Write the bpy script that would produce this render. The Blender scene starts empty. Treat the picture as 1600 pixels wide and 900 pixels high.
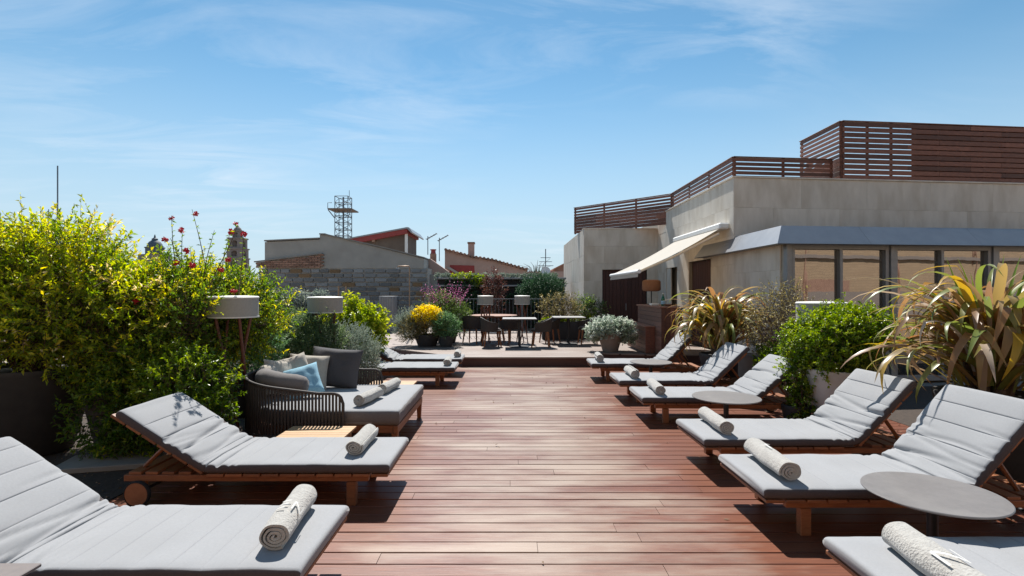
import bpy, math, random
import numpy as np
from mathutils import Vector, Matrix, Euler, noise as mnoise

R = math.radians
PI = math.pi
rng = np.random.default_rng(7)
random.seed(7)
S = bpy.context.scene
COL = S.collection

# ------------------------------------------------------------------ camera
CAM_H = 1.62
cam_d = bpy.data.cameras.new('camera')
cam = bpy.data.objects.new('camera', cam_d)
COL.objects.link(cam)
cam.location = (0, 0, CAM_H)
cam.rotation_euler = (PI / 2, 0, 0)
cam_d.sensor_width = 36
cam_d.lens = 820 / 1600 * 36
cam_d.shift_x = 5 / 1600
cam_d.shift_y = 5 / 1600
cam_d.clip_start = 0.05
cam_d.clip_end = 6000
S.camera = cam

# ------------------------------------------------------------------ sky
SUN_EL, SUN_AZ = R(53), R(-8)          # azimuth from +Y towards +X
w = bpy.data.worlds.new('World')
S.world = w
w.use_nodes = True
nt = w.node_tree
N, L = nt.nodes, nt.links
sky = N.new('ShaderNodeTexSky')
sky.sky_type = 'NISHITA'
sky.sun_disc = False
sky.sun_elevation = SUN_EL
sky.sun_rotation = SUN_AZ
sky.altitude = 900
sky.air_density = 1.0
sky.dust_density = 0.1
sky.ozone_density = 1.6
bg = N['Background']
bg.inputs[1].default_value = 0.074
tc = N.new('ShaderNodeTexCoord')
sep = N.new('ShaderNodeSeparateXYZ')
L.new(tc.outputs['Generated'], sep.inputs[0])


def vmath(op, a, b):
    m = N.new('ShaderNodeMath')
    m.operation = op
    for i, q in enumerate((a, b)):
        if q is None:
            continue
        if isinstance(q, (int, float)):
            m.inputs[i].default_value = q
        else:
            L.new(q, m.inputs[i])
    return m.outputs[0]


zz = vmath('ADD', vmath('MAXIMUM', sep.outputs[2], 0.0), 0.12)
px = vmath('DIVIDE', sep.outputs[0], zz)
py = vmath('DIVIDE', sep.outputs[1], zz)
# cirrus streaks: wind-combed noise on a high flat layer
comb = N.new('ShaderNodeCombineXYZ')
L.new(vmath('ADD', px, vmath('MULTIPLY', py, 0.55)), comb.inputs[0])
L.new(vmath('MULTIPLY', vmath('SUBTRACT', py, vmath('MULTIPLY', px, 0.18)), 3.1), comb.inputs[1])
n1 = N.new('ShaderNodeTexNoise')
n1.inputs['Scale'].default_value = 0.85
n1.inputs['Detail'].default_value = 9
n1.inputs['Roughness'].default_value = 0.62
n1.inputs['Distortion'].default_value = 1.1
L.new(comb.outputs[0], n1.inputs['Vector'])
comb2 = N.new('ShaderNodeCombineXYZ')
L.new(vmath('ADD', px, 2.0), comb2.inputs[0])
L.new(vmath('ADD', py, 0.6), comb2.inputs[1])
n2 = N.new('ShaderNodeTexNoise')
n2.inputs['Scale'].default_value = 0.42
n2.inputs['Detail'].default_value = 3
L.new(comb2.outputs[0], n2.inputs['Vector'])
r1 = N.new('ShaderNodeMapRange')
r1.inputs[1].default_value = 0.45
r1.inputs[2].default_value = 0.82
L.new(n1.outputs['Fac'], r1.inputs[0])
r2 = N.new('ShaderNodeMapRange')
r2.inputs[1].default_value = 0.40
r2.inputs[2].default_value = 0.66
L.new(n2.outputs['Fac'], r2.inputs[0])
cl = vmath('MULTIPLY', vmath('MULTIPLY', r1.outputs[0], r2.outputs[0]), 0.80)
hs = N.new('ShaderNodeHueSaturation')
hs.inputs['Saturation'].default_value = 1.14
hs.inputs['Hue'].default_value = 0.482
L.new(sky.outputs[0], hs.inputs['Color'])
mixc = N.new('ShaderNodeMix')
mixc.data_type = 'RGBA'
L.new(cl, mixc.inputs[0])
hz = N.new('ShaderNodeMapRange')
hz.interpolation_type = 'SMOOTHSTEP'
hz.inputs[1].default_value = 0.0
hz.inputs[2].default_value = 0.42
hz.inputs[3].default_value = 0.9
hz.inputs[4].default_value = 0.0
L.new(vmath('MAXIMUM', sep.outputs[2], 0.0), hz.inputs[0])
mixh = N.new('ShaderNodeMix')
mixh.data_type = 'RGBA'
L.new(hz.outputs[0], mixh.inputs[0])
L.new(hs.outputs[0], mixh.inputs[6])
mixh.inputs[7].default_value = (4.3, 5.45, 6.3, 1)
L.new(mixh.outputs[2], mixc.inputs[6])
mixc.inputs[7].default_value = (6.6, 7.2, 7.9, 1)
L.new(mixc.outputs[2], bg.inputs[0])

# ------------------------------------------------------------------ sun
sun_d = bpy.data.lights.new('sun', 'SUN')
sun_d.energy = 4.3
sun_d.angle = R(0.53)
sun_d.color = (1.0, 0.955, 0.89)
sun = bpy.data.objects.new('sun', sun_d)
COL.objects.link(sun)
dirv = Vector((math.sin(SUN_AZ) * math.cos(SUN_EL), math.cos(SUN_AZ) * math.cos(SUN_EL), math.sin(SUN_EL)))
sun.rotation_euler = dirv.to_track_quat('Z', 'Y').to_euler()
sun.location = dirv * 30

S.view_settings.view_transform = 'Standard'
S.view_settings.look = 'None'
S.view_settings.gamma = 1
S.view_settings.exposure = 0.84
S.render.engine = 'CYCLES'
S.cycles.max_bounces = 6
S.cycles.diffuse_bounces = 3
S.cycles.glossy_bounces = 3
S.cycles.transparent_max_bounces = 8
S.cycles.transmission_bounces = 4
S.cycles.use_denoising = True
S.cycles.caustics_reflective = False
S.cycles.caustics_refractive = False


# ================================================================== helpers
def px2w(x, y, d):
    """a measured picture point (1600x900) at a chosen distance, as a point of the place"""
    return Vector(((x - 795) * d / 820, d, CAM_H - (y - 455) * d / 820))


class MB:
    def __init__(s):
        s.v, s.f = [], []

    def add(s, vs, fs, M=None):
        b = len(s.v)
        if M is not None:
            vs = [tuple(M @ Vector(q)) for q in vs]
        s.v += [tuple(q) for q in vs]
        s.f += [tuple(i + b for i in f) for f in fs]
        return s

    def box(s, x0, y0, z0, x1, y1, z1, M=None):
        return s.add([(x0, y0, z0), (x1, y0, z0), (x1, y1, z0), (x0, y1, z0),
                      (x0, y0, z1), (x1, y0, z1), (x1, y1, z1), (x0, y1, z1)],
                     [(3, 2, 1, 0), (4, 5, 6, 7), (0, 1, 5, 4), (1, 2, 6, 5), (2, 3, 7, 6), (3, 0, 4, 7)], M)

    def cbox(s, x0, y0, z0, x1, y1, z1, c=0.004, M=None):
        """box with chamfered edges"""
        vs, idx = [], {}
        X, Y, Z = (x0, x1), (y0, y1), (z0, z1)
        for i in (0, 1):
            for j in (0, 1):
                for k in (0, 1):
                    sx, sy, sz = 1 - 2 * i, 1 - 2 * j, 1 - 2 * k
                    for a in range(3):
                        q = [X[i] + sx * c, Y[j] + sy * c, Z[k] + sz * c]
                        q[a] = (X[i], Y[j], Z[k])[a]
                        idx[(i, j, k, a)] = len(vs)
                        vs.append(tuple(q))
        g = lambda i, j, k, a: idx[(i, j, k, a)]
        fs = []
        for i in (0, 1):
            f = [g(i, 0, 0, 0), g(i, 1, 0, 0), g(i, 1, 1, 0), g(i, 0, 1, 0)]
            fs.append(f if i else f[::-1])
            f = [g(0, i, 0, 1), g(0, i, 1, 1), g(1, i, 1, 1), g(1, i, 0, 1)]
            fs.append(f if i else f[::-1])
            f = [g(0, 0, i, 2), g(1, 0, i, 2), g(1, 1, i, 2), g(0, 1, i, 2)]
            fs.append(f if i else f[::-1])
        for i in (0, 1):
            for j in (0, 1):
                p = i == j
                f = [g(i, j, 0, 0), g(i, j, 0, 1), g(i, j, 1, 1), g(i, j, 1, 0)]
                fs.append(f if p else f[::-1])
                f = [g(i, 0, j, 2), g(i, 0, j, 0), g(i, 1, j, 0), g(i, 1, j, 2)]
                fs.append(f if p else f[::-1])
                f = [g(0, i, j, 1), g(0, i, j, 2), g(1, i, j, 2), g(1, i, j, 1)]
                fs.append(f if p else f[::-1])
                for k in (0, 1):
                    f = [g(i, j, k, 0), g(i, j, k, 1), g(i, j, k, 2)]
                    fs.append(f if (i + j + k) % 2 else f[::-1])
        return s.add(vs, fs, M)

    def tube(s, pts, rad, n=8, caps=True):
        pts = [Vector(p) for p in pts]
        if isinstance(rad, (int, float)):
            rad = [rad] * len(pts)
        vs, fs = [], []
        up = None
        for i, p in enumerate(pts):
            t = (pts[min(i + 1, len(pts) - 1)] - pts[max(i - 1, 0)]).normalized()
            if up is None:
                up = Vector((0, 0, 1)) if abs(t.z) < 0.9 else Vector((1, 0, 0))
            a = t.cross(up).normalized()
            b = a.cross(t).normalized()
            up = b
            for k in range(n):
                q = 2 * PI * k / n
                vs.append(tuple(p + (a * math.cos(q) + b * math.sin(q)) * rad[i]))
        for i in range(len(pts) - 1):
            for k in range(n):
                k2 = (k + 1) % n
                fs.append((i * n + k, i * n + k2, (i + 1) * n + k2, (i + 1) * n + k))
        if caps:
            fs.append(tuple(range(n))[::-1])
            fs.append(tuple((len(pts) - 1) * n + k for k in range(n)))
        return s.add(vs, fs)

    def lathe(s, prof, n=28, c=(0, 0, 0), M=None, caps=True):
        vs, fs = [], []
        for r, z in prof:
            for k in range(n):
                q = 2 * PI * k / n
                vs.append((c[0] + r * math.cos(q), c[1] + r * math.sin(q), c[2] + z))
        for i in range(len(prof) - 1):
            for k in range(n):
                k2 = (k + 1) % n
                fs.append((i * n + k, i * n + k2, (i + 1) * n + k2, (i + 1) * n + k))
        if caps and prof[0][0] > 1e-4:
            fs.append(tuple(range(n))[::-1])
        if caps and prof[-1][0] > 1e-4:
            fs.append(tuple((len(prof) - 1) * n + k for k in range(n)))
        return s.add(vs, fs, M)

    def prism(s, poly, y0, y1, M=None):
        """poly of (x,z), extruded along y"""
        n = len(poly)
        vs = [(x, y0, z) for x, z in poly] + [(x, y1, z) for x, z in poly]
        fs = [tuple(range(n)), tuple(range(n, 2 * n))[::-1]]
        for i in range(n):
            j = (i + 1) % n
            fs.append((j, i, n + i, n + j))
        return s.add(vs, fs, M)

    def mesh(s, name, mat=None, smooth=False):
        me = bpy.data.meshes.new(name)
        me.from_pydata(s.v, [], s.f)
        if mat:
            me.materials.append(mat)
        if smooth:
            me.polygons.foreach_set('use_smooth', [True] * len(me.polygons))
            if smooth != True:
                me.set_sharp_from_angle(angle=R(smooth))
        me.update()
        return me

    def build(s, name, mat, parent=None, smooth=False, loc=None):
        return link(name, s.mesh(name, mat, smooth), parent, loc)


def link(name, me, parent=None, loc=None, rot=None):
    o = bpy.data.objects.new(name, me)
    COL.objects.link(o)
    if parent is not None:
        o.parent = parent
    if loc is not None:
        o.location = loc
    if rot is not None:
        o.rotation_euler = rot
    return o


def thing(name, label, cat, loc=(0, 0, 0), rz=0, group=None):
    o = link(name, None, None, loc, (0, 0, rz))
    o.empty_display_size = 0.1
    return tag(o, label, cat, group)


def tag(o, label, cat, group=None):
    o['label'] = label
    o['category'] = cat
    if group:
        o['group'] = group
    return o


def struct(o):
    o['kind'] = 'structure'
    return o


# ------------------------------------------------------------------ materials
def newmat(name):
    m = bpy.data.materials.new(name)
    m.use_nodes = True
    return m, m.node_tree.nodes, m.node_tree.links, m.node_tree.nodes['Principled BSDF']


def rgb(c):
    return (c[0], c[1], c[2], 1)


def mat(name, c1, c2=None, rough=0.6, scale=8.0, detail=6, stretch=(1, 1, 1), bump=0.0, bscale=60,
        rnd=0.0, metal=0.0, spec=0.5, lo=0.3, hi=0.7, sheen=0.0, coat=0.0, rvar=0.0, c3=None, s3=1.5, f3=0.5):
    """two-tone noise material; rnd varies value object by object; c3 = large stains"""
    m, n, l, p = newmat(name)
    c2 = c2 or c1
    t = n.new('ShaderNodeTexCoord')
    mp = n.new('ShaderNodeMapping')
    mp.inputs['Scale'].default_value = stretch
    oi = n.new('ShaderNodeObjectInfo')
    l.new(t.outputs['Object'], mp.inputs[0])
    if rnd:
        vm = n.new('ShaderNodeVectorMath')
        vm.operation = 'SCALE'
        cx = n.new('ShaderNodeCombineXYZ')
        l.new(oi.outputs['Random'], cx.inputs[0])
        l.new(oi.outputs['Random'], cx.inputs[1])
        vm.inputs['Scale'].default_value = 37.0
        l.new(cx.outputs[0], vm.inputs[0])
        l.new(vm.outputs[0], mp.inputs['Location'])
    tx = n.new('ShaderNodeTexNoise')
    tx.inputs['Scale'].default_value = scale
    tx.inputs['Detail'].default_value = detail
    tx.inputs['Roughness'].default_value = 0.6
    l.new(mp.outputs[0], tx.inputs['Vector'])
    rp = n.new('ShaderNodeMapRange')
    rp.inputs[1].default_value = lo
    rp.inputs[2].default_value = hi
    l.new(tx.outputs['Fac'], rp.inputs[0])
    mx = n.new('ShaderNodeMix')
    mx.data_type = 'RGBA'
    mx.inputs[6].default_value = rgb(c1)
    mx.inputs[7].default_value = rgb(c2)
    l.new(rp.outputs[0], mx.inputs[0])
    out = mx.outputs[2]
    if c3:
        t3 = n.new('ShaderNodeTexNoise')
        t3.inputs['Scale'].default_value = s3
        t3.inputs['Detail'].default_value = 5
        l.new(t.outputs['Object'] if not rnd else mp.outputs[0], t3.inputs['Vector'])
        r3 = n.new('ShaderNodeMapRange')
        r3.inputs[1].default_value = 0.45
        r3.inputs[2].default_value = 0.7
        r3.inputs[4].default_value = f3
        l.new(t3.outputs['Fac'], r3.inputs[0])
        m3 = n.new('ShaderNodeMix')
        m3.data_type = 'RGBA'
        l.new(r3.outputs[0], m3.inputs[0])
        l.new(out, m3.inputs[6])
        m3.inputs[7].default_value = rgb(c3)
        out = m3.outputs[2]
    if rnd:
        h = n.new('ShaderNodeHueSaturation')
        mr = n.new('ShaderNodeMapRange')
        mr.inputs[3].default_value = 1 - rnd
        mr.inputs[4].default_value = 1 + rnd
        l.new(oi.outputs['Random'], mr.inputs[0])
        l.new(mr.outputs[0], h.inputs['Value'])
        l.new(out, h.inputs['Color'])
        out = h.outputs[0]
    l.new(out, p.inputs['Base Color'])
    p.inputs['Roughness'].default_value = rough
    if rvar:
        rr = n.new('ShaderNodeMapRange')
        rr.inputs[3].default_value = rough - rvar
        rr.inputs[4].default_value = rough + rvar
        l.new(tx.outputs['Fac'], rr.inputs[0])
        l.new(rr.outputs[0], p.inputs['Roughness'])
    p.inputs['Metallic'].default_value = metal
    p.inputs['Specular IOR Level'].default_value = spec
    p.inputs['Sheen Weight'].default_value = sheen
    p.inputs['Coat Weight'].default_value = coat
    p.inputs['Coat Roughness'].default_value = 0.3
    if bump:
        tb = n.new('ShaderNodeTexNoise')
        tb.inputs['Scale'].default_value = bscale
        tb.inputs['Detail'].default_value = 4
        l.new(mp.outputs[0], tb.inputs['Vector'])
        bp = n.new('ShaderNodeBump')
        bp.inputs['Strength'].default_value = bump
        bp.inputs['Distance'].default_value = 0.01
        l.new(tb.outputs['Fac'], bp.inputs['Height'])
        l.new(bp.outputs[0], p.inputs['Normal'])
    return m


def leafmat(name, stops, rough=0.45, trans=0.4, obj=False, spec=0.4):
    """foliage: colour from a per-leaf random value (or per-object), light shining through"""
    m, n, l, p = newmat(name)
    rp = n.new('ShaderNodeValToRGB')
    el = rp.color_ramp.elements
    while len(el) < len(stops):
        el.new(0.5)
    for e, (pos, c) in zip(el, stops):
        e.position = pos
        e.color = rgb(c)
    if obj:
        oi = n.new('ShaderNodeObjectInfo')
        l.new(oi.outputs['Random'], rp.inputs[0])
    else:
        a = n.new('ShaderNodeAttribute')
        a.attribute_name = 'rnd'
        l.new(a.outputs['Fac'], rp.inputs[0])
    l.new(rp.outputs[0], p.inputs['Base Color'])
    p.inputs['Roughness'].default_value = rough
    p.inputs['Specular IOR Level'].default_value = spec
    tr = n.new('ShaderNodeBsdfTranslucent')
    h = n.new('ShaderNodeHueSaturation')
    h.inputs['Saturation'].default_value = 1.12
    h.inputs['Value'].default_value = 1.7
    l.new(rp.outputs[0], h.inputs['Color'])
    l.new(h.outputs[0], tr.inputs['Color'])
    ms = n.new('ShaderNodeMixShader')
    ms.inputs[0].default_value = trans
    l.new(p.outputs[0], ms.inputs[1])
    l.new(tr.outputs[0], ms.inputs[2])
    l.new(ms.outputs[0], n['Material Output'].inputs['Surface'])
    return m


M = {}
M['teak'] = mat('teak', (0.30, 0.115, 0.045), (0.20, 0.07, 0.028), 0.5, 14, stretch=(1, 6, 6), bump=0.15, bscale=40, rnd=0.22, rvar=0.1)
M['teak_light'] = mat('teak_light', (0.52, 0.33, 0.17), (0.42, 0.25, 0.12), 0.55, 14, stretch=(1, 6, 6), bump=0.1, rnd=0.12)
M['wheel_wood'] = mat('wheel_wood', (0.36, 0.15, 0.07), (0.28, 0.11, 0.05), 0.5, 20, bump=0.1)
M['rubber'] = mat('rubber', (0.02, 0.02, 0.02), None, 0.8)
M['fabric'] = mat('fabric', (0.32, 0.325, 0.335), (0.285, 0.29, 0.30), 0.9, 90, bump=0.12, bscale=420, sheen=0.15, spec=0.2,
                  c3=(0.27, 0.273, 0.28), s3=2.2, f3=0.5)
M['fabric_side_shade'] = mat('fabric_side_shade', (0.10, 0.083, 0.083), (0.08, 0.067, 0.067), 0.92, 90, bump=0.12, bscale=420, sheen=0.1, spec=0.2)
M['towel'] = mat('towel', (0.46, 0.445, 0.41), (0.37, 0.355, 0.33), 0.95, 30, bump=1.0, bscale=85, sheen=0.4, spec=0.1)
M['towel_white'] = mat('towel_white', (0.57, 0.565, 0.54), None, 0.95, 40, bump=0.3, bscale=200)
M['stone_top'] = mat('stone_top', (0.185, 0.173, 0.17), (0.155, 0.146, 0.144), 0.42, 30, bump=0.08, bscale=150, c3=(0.245, 0.23, 0.22), s3=4)
M['dark_metal'] = mat('dark_metal', (0.025, 0.025, 0.028), (0.035, 0.035, 0.04), 0.45, 30, metal=0.3)
M['strap'] = mat('strap', (0.035, 0.027, 0.025), (0.05, 0.04, 0.036), 0.65, 60, bump=0.3, bscale=200)
M['cushion_dark'] = mat('cushion_dark', (0.075, 0.07, 0.075), (0.06, 0.056, 0.06), 0.92, 80, bump=0.2, bscale=300, sheen=0.1)
M['cushion_grey'] = mat('cushion_grey', (0.17, 0.155, 0.15), (0.14, 0.13, 0.125), 0.92, 80, bump=0.2, bscale=300, sheen=0.1)
M['cushion_beige'] = mat('cushion_beige', (0.42, 0.38, 0.32), (0.36, 0.32, 0.27), 0.92, 60, bump=0.2, bscale=300, sheen=0.1)
M['cushion_blue'] = mat('cushion_blue', (0.26, 0.47, 0.58), (0.22, 0.42, 0.53), 0.9, 60, bump=0.2, bscale=300, sheen=0.1)
M['shade'] = mat('shade', (0.36, 0.35, 0.31), (0.31, 0.30, 0.27), 0.8, 60, bump=0.15, bscale=250)
M['shade_rim'] = mat('shade_rim', (0.72, 0.71, 0.66), (0.68, 0.67, 0.62), 0.55, 20)
M['lamp_wood'] = mat('lamp_wood', (0.15, 0.045, 0.025), (0.10, 0.03, 0.018), 0.45, 20, stretch=(6, 6, 1))
M['limestone'] = mat('limestone', (0.70, 0.645, 0.56), (0.60, 0.55, 0.475), 0.8, 5, bump=0.2, bscale=60, rnd=0.035,
                     stretch=(1, 1, 0.35), c3=(0.50, 0.435, 0.35), s3=3.4, f3=0.8)
M['joint'] = mat('joint', (0.36, 0.33, 0.28), (0.32, 0.29, 0.25), 0.9, 10)
M['zinc'] = mat('zinc', (0.25, 0.265, 0.29), (0.21, 0.225, 0.25), 0.42, 4, metal=0.55, bump=0.03, bscale=12, rnd=0.05)
M['frame_metal'] = mat('frame_metal', (0.27, 0.28, 0.29), (0.23, 0.24, 0.25), 0.45, 12, metal=0.3)
M['screen_wood'] = mat('screen_wood', (0.21, 0.085, 0.052), (0.12, 0.046, 0.03), 0.6, 9, stretch=(1, 5, 5), rnd=0.42, bump=0.15, bscale=50)
M['bar_wood'] = mat('bar_wood', (0.28, 0.145, 0.10), (0.17, 0.08, 0.055), 0.6, 10, stretch=(5, 1, 5), rnd=0.25, bump=0.15)
M['door_wood'] = mat('door_wood', (0.075, 0.026, 0.022), (0.045, 0.017, 0.015), 0.6, 10, stretch=(6, 6, 1), rnd=0.2)
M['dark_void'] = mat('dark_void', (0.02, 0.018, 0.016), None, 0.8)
M['canvas'] = None
M['pot_dark'] = mat('pot_dark', (0.032, 0.03, 0.031), (0.045, 0.042, 0.042), 0.7, 8, bump=0.15, bscale=80)
M['pot_grey'] = mat('pot_grey', (0.085, 0.08, 0.08), (0.065, 0.06, 0.06), 0.7, 8, bump=0.15, bscale=80)
M['pot_taupe'] = mat('pot_taupe', (0.29, 0.235, 0.20), (0.24, 0.195, 0.165), 0.75, 9, bump=0.15, bscale=70)
M['pot_white'] = mat('pot_white', (0.62, 0.59, 0.56), (0.55, 0.52, 0.49), 0.7, 8, bump=0.1, bscale=70)
M['soil'] = mat('soil', (0.035, 0.024, 0.018), (0.06, 0.042, 0.03), 0.95, 18, bump=0.8, bscale=40)
M['bark'] = mat('bark', (0.12, 0.08, 0.055), (0.08, 0.05, 0.035), 0.85, 40, bump=0.4)
M['concrete'] = mat('concrete', (0.30, 0.285, 0.26), (0.24, 0.225, 0.205), 0.85, 5, bump=0.3, bscale=40, c3=(0.2, 0.185, 0.165))
M['render_grey'] = mat('render_grey', (0.42, 0.41, 0.375), (0.35, 0.34, 0.31), 0.9, 2.2, bump=0.2, bscale=20, c3=(0.28, 0.27, 0.245), s3=0.7)
M['wall_stone'] = mat('wall_stone', (0.18, 0.195, 0.205), (0.27, 0.28, 0.28), 0.9, 6, bump=0.5, bscale=14, rnd=0.38)
M['wall_stone_ochre'] = mat('wall_stone_ochre', (0.25, 0.165, 0.085), (0.18, 0.12, 0.07), 0.9, 6, bump=0.5, bscale=14, rnd=0.2)
M['mortar'] = mat('mortar', (0.42, 0.40, 0.36), (0.35, 0.33, 0.295), 0.95, 5, bump=0.4)
M['brick'] = mat('brick', (0.36, 0.22, 0.16), (0.27, 0.155, 0.115), 0.9, 5, rnd=0.3)
M['roof_red'] = mat('roof_red', (0.33, 0.055, 0.05), (0.27, 0.045, 0.04), 0.7, 4)
M['pink_render'] = mat('pink_render', (0.52, 0.36, 0.30), (0.43, 0.30, 0.25), 0.9, 1.6, c3=(0.28, 0.20, 0.17), s3=1.0, bump=0.2, bscale=15)
M['red_paint'] = mat('red_paint', (0.34, 0.06, 0.055), (0.28, 0.05, 0.045), 0.85, 3)
M['tile'] = mat('tile', (0.34, 0.185, 0.125), (0.22, 0.125, 0.09), 0.85, 4, rnd=0.3)
M['steel_blue'] = mat('steel_blue', (0.16, 0.19, 0.22), (0.12, 0.15, 0.18), 0.5, 6, metal=0.4)
M['galv'] = mat('galv', (0.32, 0.34, 0.36), (0.26, 0.28, 0.30), 0.45, 10, metal=0.4)
M['copper_pole'] = mat('copper_pole', (0.40, 0.28, 0.19), (0.34, 0.23, 0.15), 0.45, 12, metal=0.3)
M['church_stone'] = mat('church_stone', (0.27, 0.225, 0.20), (0.21, 0.18, 0.165), 0.9, 0.6)
M['slate'] = mat('slate', (0.10, 0.125, 0.15), (0.08, 0.10, 0.12), 0.7, 1)
M['rattan'] = mat('rattan', (0.32, 0.16, 0.09), (0.20, 0.09, 0.05), 0.75, 40, stretch=(1, 1, 5), bump=0.6, bscale=90)
M['city'] = mat('city', (0.28, 0.22, 0.18), (0.20, 0.16, 0.13), 0.9, 0.08)
M['cream_table'] = mat('cream_table', (0.30, 0.29, 0.28), (0.26, 0.25, 0.24), 0.5, 20)
M['flower_red'] = mat('flower_red', (0.62, 0.03, 0.05), (0.5, 0.02, 0.05), 0.6, 50)
M['bird_feeder'] = mat('dry_head', (0.10, 0.075, 0.06), None, 0.9)
M['white_paint'] = mat('white_paint', (0.75, 0.75, 0.73), None, 0.5)

# deck wood: oiled hardwood, each board its own tone, worn paler in patches
def deckmat(name, a, b, worn_sheen, rough, worn_sheen_f, scale_obj=True, planks=False):
    m, n, l, p = newmat(name)
    t = n.new('ShaderNodeTexCoord')
    g = n.new('ShaderNodeNewGeometry')
    oi = n.new('ShaderNodeObjectInfo')
    mp = n.new('ShaderNodeMapping')
    mp.inputs['Scale'].default_value = (1.2, 22, 22)
    l.new(g.outputs['Position'], mp.inputs[0])
    nz = n.new('ShaderNodeTexNoise')
    nz.inputs['Scale'].default_value = 2.6
    nz.inputs['Detail'].default_value = 8
    nz.inputs['Roughness'].default_value = 0.65
    l.new(mp.outputs[0], nz.inputs['Vector'])
    mx = n.new('ShaderNodeMix')
    mx.data_type = 'RGBA'
    mx.inputs[6].default_value = rgb(a)
    mx.inputs[7].default_value = rgb(b)
    r0 = n.new('ShaderNodeMapRange')
    r0.inputs[1].default_value = 0.3
    r0.inputs[2].default_value = 0.7
    l.new(nz.outputs['Fac'], r0.inputs[0])
    l.new(r0.outputs[0], mx.inputs[0])
    # wear: streaky grey patches
    mp2 = n.new('ShaderNodeMapping')
    mp2.inputs['Scale'].default_value = (0.55, 1.9, 1)
    l.new(g.outputs['Position'], mp2.inputs[0])
    n2 = n.new('ShaderNodeTexNoise')
    n2.inputs['Scale'].default_value = 1.5
    n2.inputs['Detail'].default_value = 7
    n2.inputs['Roughness'].default_value = 0.6
    l.new(mp2.outputs[0], n2.inputs['Vector'])
    # paler down the middle: sun sheen put into the board colour
    sx = n.new('ShaderNodeSeparateXYZ')
    l.new(g.outputs['Position'], sx.inputs[0])

    def mm(op, x, y):
        k = n.new('ShaderNodeMath')
        k.operation = op
        for i, q in enumerate((x, y)):
            if isinstance(q, (int, float)):
                k.inputs[i].default_value = q
            else:
                l.new(q, k.inputs[i])
        return k.outputs[0]
    dx = mm('SUBTRACT', sx.outputs[0], 0.35)
    sheen_lift = mm('MAXIMUM', mm('SUBTRACT', 0.20, mm('MULTIPLY', mm('MULTIPLY', dx, dx), 0.12)), -0.12)
    if planks:
        sheen_lift = 0.12
    rn = mm('MULTIPLY', mm('SUBTRACT', oi.outputs['Random'], 0.5), 0.07)
    wv = mm('ADD', mm('ADD', n2.outputs['Fac'], sheen_lift), rn)
    r2_ = n.new('ShaderNodeMapRange')
    r2_.inputs[1].default_value = 0.52
    r2_.inputs[2].default_value = 0.80
    r2_.inputs[4].default_value = worn_sheen_f
    l.new(wv, r2_.inputs[0])
    m2 = n.new('ShaderNodeMix')
    m2.data_type = 'RGBA'
    l.new(r2_.outputs[0], m2.inputs[0])
    l.new(mx.outputs[2], m2.inputs[6])
    m2.inputs[7].default_value = rgb(worn_sheen)
    h = n.new('ShaderNodeHueSaturation')
    mr = n.new('ShaderNodeMapRange')
    mr.inputs[3].default_value = 0.92
    mr.inputs[4].default_value = 1.08
    l.new(oi.outputs['Random'], mr.inputs[0])
    l.new(mr.outputs[0], h.inputs['Value'])
    l.new(m2.outputs[2], h.inputs['Color'])
    out = h.outputs[0]
    bp = n.new('ShaderNodeBump')
    bp.inputs['Strength'].default_value = 0.25
    bp.inputs['Distance'].default_value = 0.004
    l.new(nz.outputs['Fac'], bp.inputs['Height'])
    if planks:
        fr = mm('FRACT', mm('DIVIDE', sx.outputs[1], 0.145), 0)
        gap = mm('LESS_THAN', fr, 0.09)
        m3 = n.new('ShaderNodeMix')
        m3.data_type = 'RGBA'
        l.new(gap, m3.inputs[0])
        l.new(out, m3.inputs[6])
        m3.inputs[7].default_value = (0.03, 0.02, 0.017, 1)
        out = m3.outputs[2]
    l.new(out, p.inputs['Base Color'])
    rr = n.new('ShaderNodeMapRange')
    rr.inputs[3].default_value = rough - 0.08
    rr.inputs[4].default_value = rough + 0.14
    l.new(n2.outputs['Fac'], rr.inputs[0])
    l.new(rr.outputs[0], p.inputs['Roughness'])
    l.new(bp.outputs[0], p.inputs['Normal'])
    return m


M['deck'] = deckmat('deck_wood', (0.205, 0.067, 0.031), (0.11, 0.036, 0.019), (0.30, 0.22, 0.165), 0.36, 0.9)
M['deck_far'] = deckmat('deck_far_wood', (0.20, 0.135, 0.105), (0.14, 0.09, 0.07), (0.27, 0.225, 0.195), 0.5, 0.75, planks=True)
M['riser'] = mat('riser', (0.085, 0.033, 0.028), (0.06, 0.024, 0.02), 0.55, 8, stretch=(1, 5, 8))

# awning canvas lets light through
mm_, n_, l_, p_ = newmat('canvas')
p_.inputs['Base Color'].default_value = (0.72, 0.68, 0.60, 1)
p_.inputs['Roughness'].default_value = 0.85
tr_ = n_.new('ShaderNodeBsdfTranslucent')
tr_.inputs[0].default_value = (0.55, 0.42, 0.28, 1)
ms_ = n_.new('ShaderNodeMixShader')
ms_.inputs[0].default_value = 0.4
l_.new(p_.outputs[0], ms_.inputs[1])
l_.new(tr_.outputs[0], ms_.inputs[2])
l_.new(ms_.outputs[0], n_['Material Output'].inputs['Surface'])
M['canvas'] = mm_

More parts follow.
